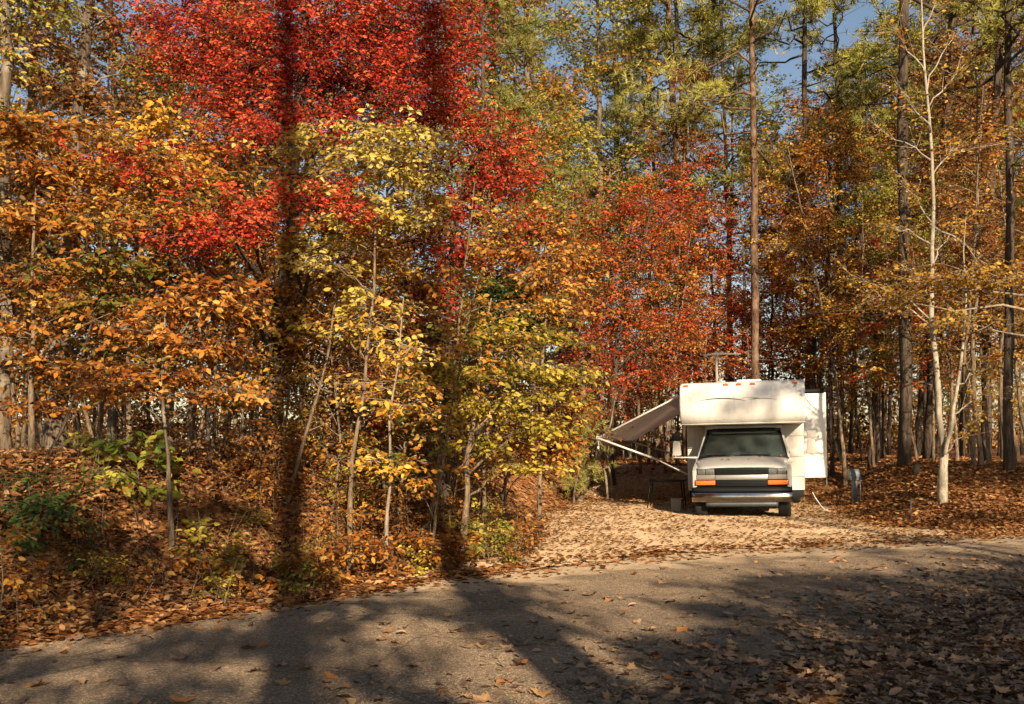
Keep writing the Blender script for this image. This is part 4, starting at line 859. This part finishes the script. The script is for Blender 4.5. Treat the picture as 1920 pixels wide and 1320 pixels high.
for k, (a, b, c, d) in enumerate(((1150, 925, 1134, 845), (1140, 915, 1126, 860))):
    Y = 25.2; base = W(a, b, Y); base[2] = tz(base[0], base[1]) - .05; gb, gc = G(), G(); s = dense([base, W((a + c) / 2 + 2, (b + d) / 2, Y), W(c, d, Y), W(c - 10, d - 90, Y)], .25, .004); tube(gb, s, np.linspace(.035, .012, len(s)), 6, .04)
    n = 12; B = np.stack([W(c - 10 + rng.normal(0, 14), d - 80 + rng.normal(0, 30), Y) for _ in range(n)]); spray(gc, gb, B, rv(n), np.full(n, .4), 9, .085, .5 + rng.normal(0, .15, n))
    finish(tree_root('sapling', base, ['thin pale pole sapling just right of the sharply leaning trunk', 'thinner pale pole sapling closest to the sharply leaning trunk'][k], 'sapling'), gb, gc, 'bark_beech', 'rust', base)
# soft young pine left of the awning
gb, gc = pine_mesh(2.2, .03, .35, 20, .36, 0, .15, 10); base = np.array([*PX(1074, 23.5), 0]); base[2] = tz(base[0], base[1])
for gg in (gb, gc): gg.v = [v + base for v in gg.v]
finish(tree_root('young_pine', base, 'soft pale green young pine beneath the awning tip', 'pine tree'), gb, gc, 'bark_sapling', 'needle_pale', base)

# ---- tall trees behind the motorhome, each where the photograph shows its trunk
tall = [  # px at base, depth, shape, leaf, bark, scale, label
    (1292, 33, 0, 'needle_pale', None, 1.25, 'tall reddish pine behind the motorhome, left of its aerial'),
    (1312, 35, 0, 'needle_pale', None, 1.1, 'tall pine close behind the reddish pine left of the aerial'),
    (1417, 28, 1, 'needle_pale', None, 1.0, 'tall straight pine rising above the middle of the motorhome roof'),
    (1372, 37, 2, 'needle_pale', 'bark_dark', 1.2, 'dark tall pine between the aerial and the straight pine'),
    (1527, 30, 0, 'needle_pale', 'bark_dark', 1.05, 'dark pine rising just right of the motorhome bunk'),
    (1577, 33, 1, 'needle_pale', 'bark_dark', .9, 'dark pine in the woods right of the slide-out'),
    (1640, 36, 0, 'needle_pale', 'bark_pine', 1.1, 'tall pine midway between the motorhome and the pale forked tree'),
    (1695, 25, 1, 'needle_pale', 'bark_dark', 1.25, 'broad black pine trunk just left of the pale forked tree'),
    (1740, 29, 0, 'needle_pale', 'bark_dark', 1.2, 'black pine trunk directly behind the pale forked tree'),
    (1893, 21, 1, 'needle_pale', 'bark_dark', .85, 'tall pine with pale lit upper trunk near the right picture edge'),
    (1845, 26, 0, 'needle_pale', 'bark_dark', 1.1, 'dark pine between the pale forked tree and the right picture edge'),
    (1240, 36, 2, 'needle_pale', None, 1.1, 'slim pine at the left end of the tall pines'),
]
for px, Y, k, leaf, bark, s, lab in tall: plant(PINE[k], 'pine_tree', PX(px, Y), leaf, lab, 'pine tree', 'tall pines behind the motorhome', s, bark=bark)
hw = [
    (905, 27, 0, 'olive', 1.0, 'olive-green tall hardwood above the bank end, right of the scarlet maple'),
    (1010, 31, 2, 'olive', 1.0, 'olive and yellow tall hardwood in the gap left of the pines'),
    (1110, 34, 0, 'olive', 1.1, 'olive tall hardwood behind the orange-red maple'),
    (1185, 38, 2, 'yellowgreen', 1.0, 'yellow-green tall hardwood behind the slim pine'),
    (1360, 42, 1, 'olive', 1.2, 'olive hardwood far behind the aerial'),
    (960, 24, 1, 'mixed', .8, 'mixed green and rust hardwood behind the yellow-green sapling'),
    (1490, 35, 1, 'orange', .72, 'orange hardwood behind the right half of the motorhome roof'),
    (1560, 28, 1, 'orange', .62, 'orange-brown hardwood behind the slide-out'),
    (1450, 32, 1, 'gold', .62, 'gold hardwood against the straight pine trunk'),
    (1655, 30, 1, 'orange', .70, 'orange hardwood left of the pale forked tree'),
    (1800, 32, 0, 'orange', .68, 'orange-leaved hardwood right of the pale forked tree'),
    (1880, 30, 1, 'orange', .7, 'orange hardwood at the right picture edge'),
    (1720, 38, 2, 'gold', .8, 'golden hardwood far behind the pale forked tree'),
    (1930, 36, 0, 'olive', .95, 'olive hardwood beyond the right picture edge'),
    (60, 20, 2, 'rust', .85, 'dark rust hardwood behind the far left trunks'),
    (210, 23, 0, 'olive', .9, 'dim olive hardwood in the dark gap at upper left'),
    (360, 25, 1, 'rust', .95, 'rust hardwood behind the scarlet maple crown, left side'),
    (640, 25, 0, 'rust', .8, 'rust hardwood behind the yellow-leaved sapling'),
    (770, 22, 1, 'mixed', .75, 'mixed green and orange hardwood behind the slender crimson maple'),
]
for px, Y, k, leaf, s, lab in hw: plant(HARD[k], 'hardwood_tree', PX(px, Y), leaf, lab, 'tree', 'taller hardwoods of the wood', s, bark='bark_dark' if Y > 27 and px > 1400 else None)

# unseen trees added round the viewpoint: their crowns cut sky light on the foreground
for k, (x, y, wh) in enumerate(((-7, -2, 'closest on the left'), (-9.5, 4, 'just past the left picture edge'), (-6, -9, 'behind on the left'), (-12, 0, 'farthest out on the left'), (24, 2, 'far out on the right'), (27, 8, 'farthest out on the right'), (-8, 9, 'forward on the left'), (-3.5, -13, 'farthest behind'), (-5.5, 2.5, 'nearest the left picture edge'))):
    plant([PINE[0], HARD[2], PINE[1]][k % 3], ['pine_tree', 'hardwood_tree', 'pine_tree'][k % 3], (x, y), ['needle', 'olive', 'needle'][k % 3], 'tall tree added outside the picture to cut sky light, ' + wh, 'tree', 'unseen trees added round the viewpoint', 1.1, sz=1.15)

# the far wood: leaf clumps and stems that read as one mass beyond the trees
gc, gb = G(), G(); n = 4600; Y_ = 44 + 34 * rng.random(n); X_ = (rng.random(n) - .5) * 1.3 * Y_; H_ = 8 * rng.random(n) ** 2.3
C_ = np.stack([X_, Y_, terrain(X_, Y_) + H_ + .3], -1); K = 16
pp = (C_[:, None] + rng.normal(0, .6, (n, K, 3)) * [1, 1, .6]).reshape(-1, 3)
leaves(gc, pp, rv(n * K), rv(n * K) + [0, -.3, .5], .26 * (.6 + .7 * rng.random(n * K)), np.clip(np.repeat(rng.random(n), K) + rng.normal(0, .12, n * K), 0, 1), LEAF2)
tag(gc.obj('far_woods', M['rust']), 'distant autumn wood filling the horizon behind the trees', kind='stuff')

ORD = ['first', 'second', 'third', 'fourth', 'fifth', 'sixth', 'seventh', 'eighth', 'ninth', 'tenth', 'eleventh', 'twelfth', 'thirteenth', 'fourteenth', 'fifteenth', 'sixteenth', 'seventeenth', 'eighteenth', 'nineteenth', 'twentieth']
ORD += ['twenty-' + a for a in ORD[:9]] + ['thirtieth'] + ['thirty-' + a for a in ORD[:9]]
COLW = {'orange': 'orange', 'rust': 'rust-brown', 'mixed': 'orange and green', 'gold': 'gold', 'olive': 'olive', 'yellowgreen': 'yellow-green', 'redorange': 'orange-red', 'needle': 'dark green', 'yellow': 'yellow', 'green': 'green'}
def settle(made, noun, place, group):
    """made: (object, leaf colour); each gets its colour and its place in the row from the left"""
    by = {}
    for o, c in made: by.setdefault(c, []).append(o)
    for c, os_ in by.items():
        os_.sort(key=lambda o: o.location.x / o.location.y)
        for k, o in enumerate(os_):
            o['group'] = group
            o['label'] = (f'only {COLW[c]} {noun} {place}' if len(os_) == 1 else f'{ORD[k]} {COLW[c]} {noun} from the left {place}')

# far trunks of the wood: slim, many
for zone, lo, hi, n, place in (('left', -40, 900, 14, 'deep behind the left bank'), ('mid', 960, 1300, 18, 'far left of the motorhome'), ('right', 1510, 1960, 26, 'in far woods past the motorhome')):
    made = []
    for i in range(n):
        px = lo + (hi - lo) * (i + rng.random()) / n; Y = (19 if zone == 'left' else 28) + rng.random() * 26
        k = int(rng.integers(0, 5)); bk = 'bark_dark' if rng.random() < .75 else 'bark_oak'
        c = 'needle' if k < 2 else ['rust', 'orange', 'olive', 'mixed'][int(rng.integers(0, 4))]
        o = plant(PINE[2] if k < 2 else HARD[k - 2], 'far_tree', PX(px, Y), c, 'x', 'tree', None, (.6 + .25 * rng.random()) if k < 2 else (.45 + .3 * rng.random()), bark=bk); made.append((o, c))
    settle(made, 'slim tree', place, 'slim trees ' + place)

# thicket of saplings
zones = [  # px range, depth range, count, leaf choices, shapes, where
    (-30, 250, 11.4, 15, 8, ['orange', 'rust', 'mixed', 'rust'], (0, 1), 'in the thicket at far left'),
    (250, 560, 11.6, 15, 9, ['orange', 'rust', 'mixed', 'gold', 'rust'], (0, 1, 1), 'in the thicket below the scarlet maple'),
    (560, 860, 11.8, 16, 10, ['rust', 'gold', 'mixed', 'rust'], (0, 1, 1), 'in the twiggy middle of the thicket'),
    (840, 960, 15, 18, 5, ['rust', 'mixed', 'rust', 'orange'], (0, 1, 0), 'at the driveway end of the thicket'),
    (-30, 900, 16, 21, 14, ['rust', 'orange', 'mixed', 'olive'], (2, 4, 2), 'standing tall behind the bank thicket'),
    (-60, 960, 21, 40, 18, ['rust', 'orange', 'gold', 'mixed'], (0, 1, 3), 'low in the wood behind the bank'),
    (1040, 1280, 30, 45, 9, ['gold', 'rust', 'orange'], (0, 1), 'low in the wood behind the awning'),
    (1540, 1960, 34, 50, 12, ['gold', 'olive', 'orange'], (0, 1), 'low and distant in the woods at right'),
    (1050, 1260, 27, 34, 8, ['rust', 'redorange', 'orange'], (2, 4, 0), 'in the wood behind the awning'),
    (1270, 1540, 30, 36, 8, ['redorange', 'orange', 'redorange'], (4, 2), 'behind the motorhome roof'),
    (1540, 1760, 24, 32, 10, ['orange', 'orange', 'gold', 'redorange'], (4, 2), 'between slide-out and pale forked tree'),
    (1770, 1960, 22, 30, 9, ['orange', 'gold', 'rust'], (4, 2), 'beyond the pale forked tree'),
]
for lo, hi, y0_, y1_, n, cols, shp, place in zones:
    made = []
    for i in range(n):
        px = lo + (hi - lo) * (i + rng.random()) / n; Y = y0_ + (y1_ - y0_) * rng.random(); c = cols[int(rng.integers(0, len(cols)))]
        o = plant(SAP[shp[int(rng.integers(0, len(shp)))]], 'sapling', PX(px, Y), c, 'x', 'sapling', None, .85 + .35 * rng.random(), tilt=(rng.normal(0, .06), rng.normal(0, .06))); made.append((o, c))
    settle(made, 'sapling', place, 'saplings ' + place)
# low plants on the bank
made = []
for i in range(72):
    s_ = .3 + 3.2 * rng.random() ** .8; x = -5 + 6.5 * rng.random(); y = float(yfar(x) + s_ * 1.2)
    if not (-60 < CX + F * x / y < 1000): continue
    c = ['rust', 'rust', 'orange', 'mixed', 'rust', 'orange', 'yellowgreen', 'rust', 'olive'][int(rng.integers(0, 9))]
    made.append((plant(SHRUB[int(rng.integers(0, 3))], 'bank_plant', (x, y), c, 'x', 'plant', None, .45 + .4 * rng.random()), c))
settle(made, 'low plant', 'on the leaf-covered bank', 'small plants on the bank')
for px, py, Y, leaf, k, s, lab in ((260, 870, 10.6, 'bright_green', 2, 1.4, 'bright yellow-green large-leaved plant at the bank top'), (55, 1060, 9.0, 'green', 1, .9, 'dark green leafy bush at the lower left bank'), (110, 1050, 9.2, 'green', 0, 1.1, 'low green plant beside the dark green bush'), (400, 1070, 10.2, 'yellowgreen', 0, 1.0, 'yellow-green sprout beside the knobbly sapling'), (780, 1020, 11.6, 'yellowgreen', 0, .7, 'yellow-green sprout at the foot of the trunk shadow')):
    plant(SHRUB[k], 'bank_plant', PX(px, Y), leaf, lab, 'plant', None, s * .85)

# ------------------------------------------------------------------ fallen leaves
def scatter(region, n, size, mat, name, label, tpl=LEAF, lift=.012, flat=1.0, tone=(.5, .2), parent=None):
    pts = []
    while len(pts) < n:
        x, y = region(n)
        pts += list(zip(x, y))
    P = np.array(pts[:n]); z = terrain(P[:, 0], P[:, 1])
    onroad = (P[:, 1] < yfar(P[:, 0]) + .1) & (P[:, 1] > ynear(P[:, 0]) - .1)
    k = (P[:, 1] - ynear(P[:, 0])) / np.maximum(yfar(P[:, 0]) - ynear(P[:, 0]), .1)
    z = np.where(onroad, np.maximum(z, .012 + .03 * np.sin(np.clip(k, 0, 1) * math.pi)), z + .018)
    pos = np.stack([P[:, 0], P[:, 1], z + lift + .02 * rng.random(n) * (1 - onroad)], -1)
    az = rng.random(n) * 6.283; ax = np.stack([np.cos(az), np.sin(az), rng.normal(.05, .22, n) / flat], -1)
    nr = np.array([0, 0, 1.]) + rng.normal(0, .38 / flat, (n, 3))
    g = G(); leaves(g, pos, ax, nr, size * (.6 + .8 * rng.random(n)), np.clip(tone[0] + rng.normal(0, tone[1], n), 0, 1), tpl)
    o = g.obj(name, M[mat], parent); tag(o, label, kind='stuff'); return o
def reg(x0, x1, y0, y1, cond):
    def f(n):
        x = x0 + (x1 - x0) * rng.random(n); y = y0 + (y1 - y0) * rng.random(n); m = cond(x, y); return x[m], y[m]
    return f
vis = lambda x, y: np.abs(x / np.maximum(y, .5)) < .58
S = lambda x, y: (y - yfar(x)) * .75
scatter(reg(-9, 2, 4, 17, lambda x, y: vis(x, y) & (S(x, y) > .0) & (x < dleft(y) + .3)), 42000, .075, 'litter', 'leaf_litter', 'dry orange-brown leaves covering the left bank', tone=(.52, .26))
scatter(reg(5.5, 14, 15, 26, lambda x, y: vis(x, y) & (S(x, y) > .15) & (x > dright(y) - .2)), 30000, .08, 'litter', 'leaf_litter', 'dry leaves covering the mound at right', LEAF2, tone=(.55, .25))
scatter(reg(-12, 14, 16, 40, lambda x, y: vis(x, y) & (S(x, y) > .5) & ((x < dleft(y)) | (x > dright(y)) | (y > 28))), 22000, .12, 'litter', 'leaf_litter', 'dry leaves on the forest floor', LEAF2, tone=(.5, .2))
# driveway: leaves gather towards its edges and in drifts
def drv(x, y):
    e = np.minimum(x - dleft(y), dright(y) - x); d = .14 + .6 * np.exp(-np.maximum(e, 0) / .9) + .35 * (wob(x * 1.3, y * 2.2) > .12) + .5 * (y > 24)
    return vis(x, y) & (S(x, y) > -.2) & (x > dleft(y)) & (x < dright(y)) & (rng.random(len(x)) < d)
scatter(reg(-1.5, 10, 11.5, 29, drv), 19000, .065, 'litter', 'leaf_litter', 'dry leaves strewn over the driveway', LEAF, lift=.006, flat=1.6, tone=(.68, .22))
# road edges
scatter(reg(-8, 9, 3, 17, lambda x, y: vis(x, y) & (np.abs(y - yfar(x)) < .9) & (rng.random(len(x)) < np.where(x < .3, 1., .16) * np.exp(-np.abs(y - yfar(x) - .1) / np.where(x < .3, .22, .7)))), 3800, .085, 'litter', 'leaf_litter', 'dry leaves drifted along the far road edge', LEAF, lift=.004, flat=1.6)
def verge(x, y):
    d = y - ynear(x); return (y > 4.5) & vis(x, y) & (rng.random(len(x)) < np.where(d < 0, 1.0, .75 * np.exp(-d / .75)))
clump = lambda x, y: rng.random(len(x)) < .35 + .65 * (wob(x * 2.6, y * 3.1) > 0)
for tp, nn, sz, tn in ((LOBED, 2800, .072, .45), (LEAF, 4200, .075, .38), (LEAF2, 3000, .045, .3)):
    scatter(reg(-.5, 9, 4.5, 14, lambda x, y: verge(x, y) & clump(x, y)), nn, sz, 'litter_grey', 'leaf_litter', 'dull brown leaves covering the near right verge', tp, lift=.006, flat=1.1, tone=(tn, .24))
scatter(reg(-6, 9, 4.5, 16, lambda x, y: vis(x, y) & (y < yfar(x) - .2) & (y > ynear(x))), 500, .06, 'litter_grey', 'leaf_litter', 'small scattered leaves on the asphalt', LEAF, lift=.004, flat=2, tone=(.5, .2))
# single leaves that can be picked out on the road
lm = []
for k in range(8):
    g = G(); v, f = (LOBED if k < 5 else LEAF); v = v.copy(); v[:, 2] += rng.normal(0, .05, len(v)) ; v[:, 2] *= (.8 + .6 * rng.random()); v = v * [1, .8 + .3 * rng.random(), 1]
    v[:, 2] -= v[:, 2].min(); g.add(v, f, np.full(len(v), .2 + .6 * rng.random())); lm.append(g.mesh('fallen_leaf', M['litter_grey' if k % 3 else 'litter']))
cnt = 0
while cnt < 230:
    y = 5.6 + 7 * rng.random() ** 1.4; x = (rng.random() - .5) * 1.12 * y
    d = float(y - ynear(x)); e = float(yfar(x) - y)
    if d < .05 or e < .15: continue
    if rng.random() > .22 + .9 * math.exp(-d / .8) + .5 * math.exp(-e / .4): continue
    o = link('fallen_leaf', lm[int(rng.integers(0, 8))], road); s = .075 + .065 * rng.random(); o.scale = (s, s, s)
    kk = d / max(d + e, .1); o.location = (x, y, .016 + .03 * math.sin(kk * math.pi)); o.rotation_euler = (rng.normal(0, .12), rng.normal(0, .12), rng.random() * 6.283); cnt += 1
# leaves lying on the bonnet and cowl
for k in range(16):
    x = -.8 + 1.6 * rng.random(); t_ = .85 + .18 * rng.random() if k < 11 else .35 + .5 * rng.random()
    z = np.interp(t_, [.145, .22, .4, .65, .88, 1.06], [1.0, 1.045, 1.10, 1.155, 1.195, 1.215]) - .03 * (x / .9) ** 2 + .006
    c = rvh.matrix_basis @ Vector((x, t_, z)); o = link('fallen_leaf', lm[int(rng.integers(0, 8))]); o.location = c; s = .06 + .05 * rng.random(); o.scale = (s, s, s); o.rotation_euler = (rng.normal(.1, .15), rng.normal(0, .15), rng.random() * 6.283)
    tag(o, 'small dry leaf lying on the motorhome bonnet', 'leaf', 'leaves on the bonnet')
# dead stems and twigs tangled on the bank
g = G(); n = 1900; x = -8 + 9 * rng.random(n); y = yfar(x) + .3 + 5 * rng.random(n); m = (x < dleft(y) - .3); x, y = x[m], y[m]; n = len(x)
A = np.stack([x, y, terrain(x, y)], -1); d = unit(np.stack([rng.normal(0, .5, n), rng.normal(0, .5, n), np.abs(rng.normal(.5, .45, n))], -1)); twigs(g, A, A + d * (.2 + .6 * rng.random((n, 1))), .004, .0015)
tag(g.obj('dead_stems', M['bark_sapling']), 'dead stems and twigs tangled over the left bank', kind='stuff')
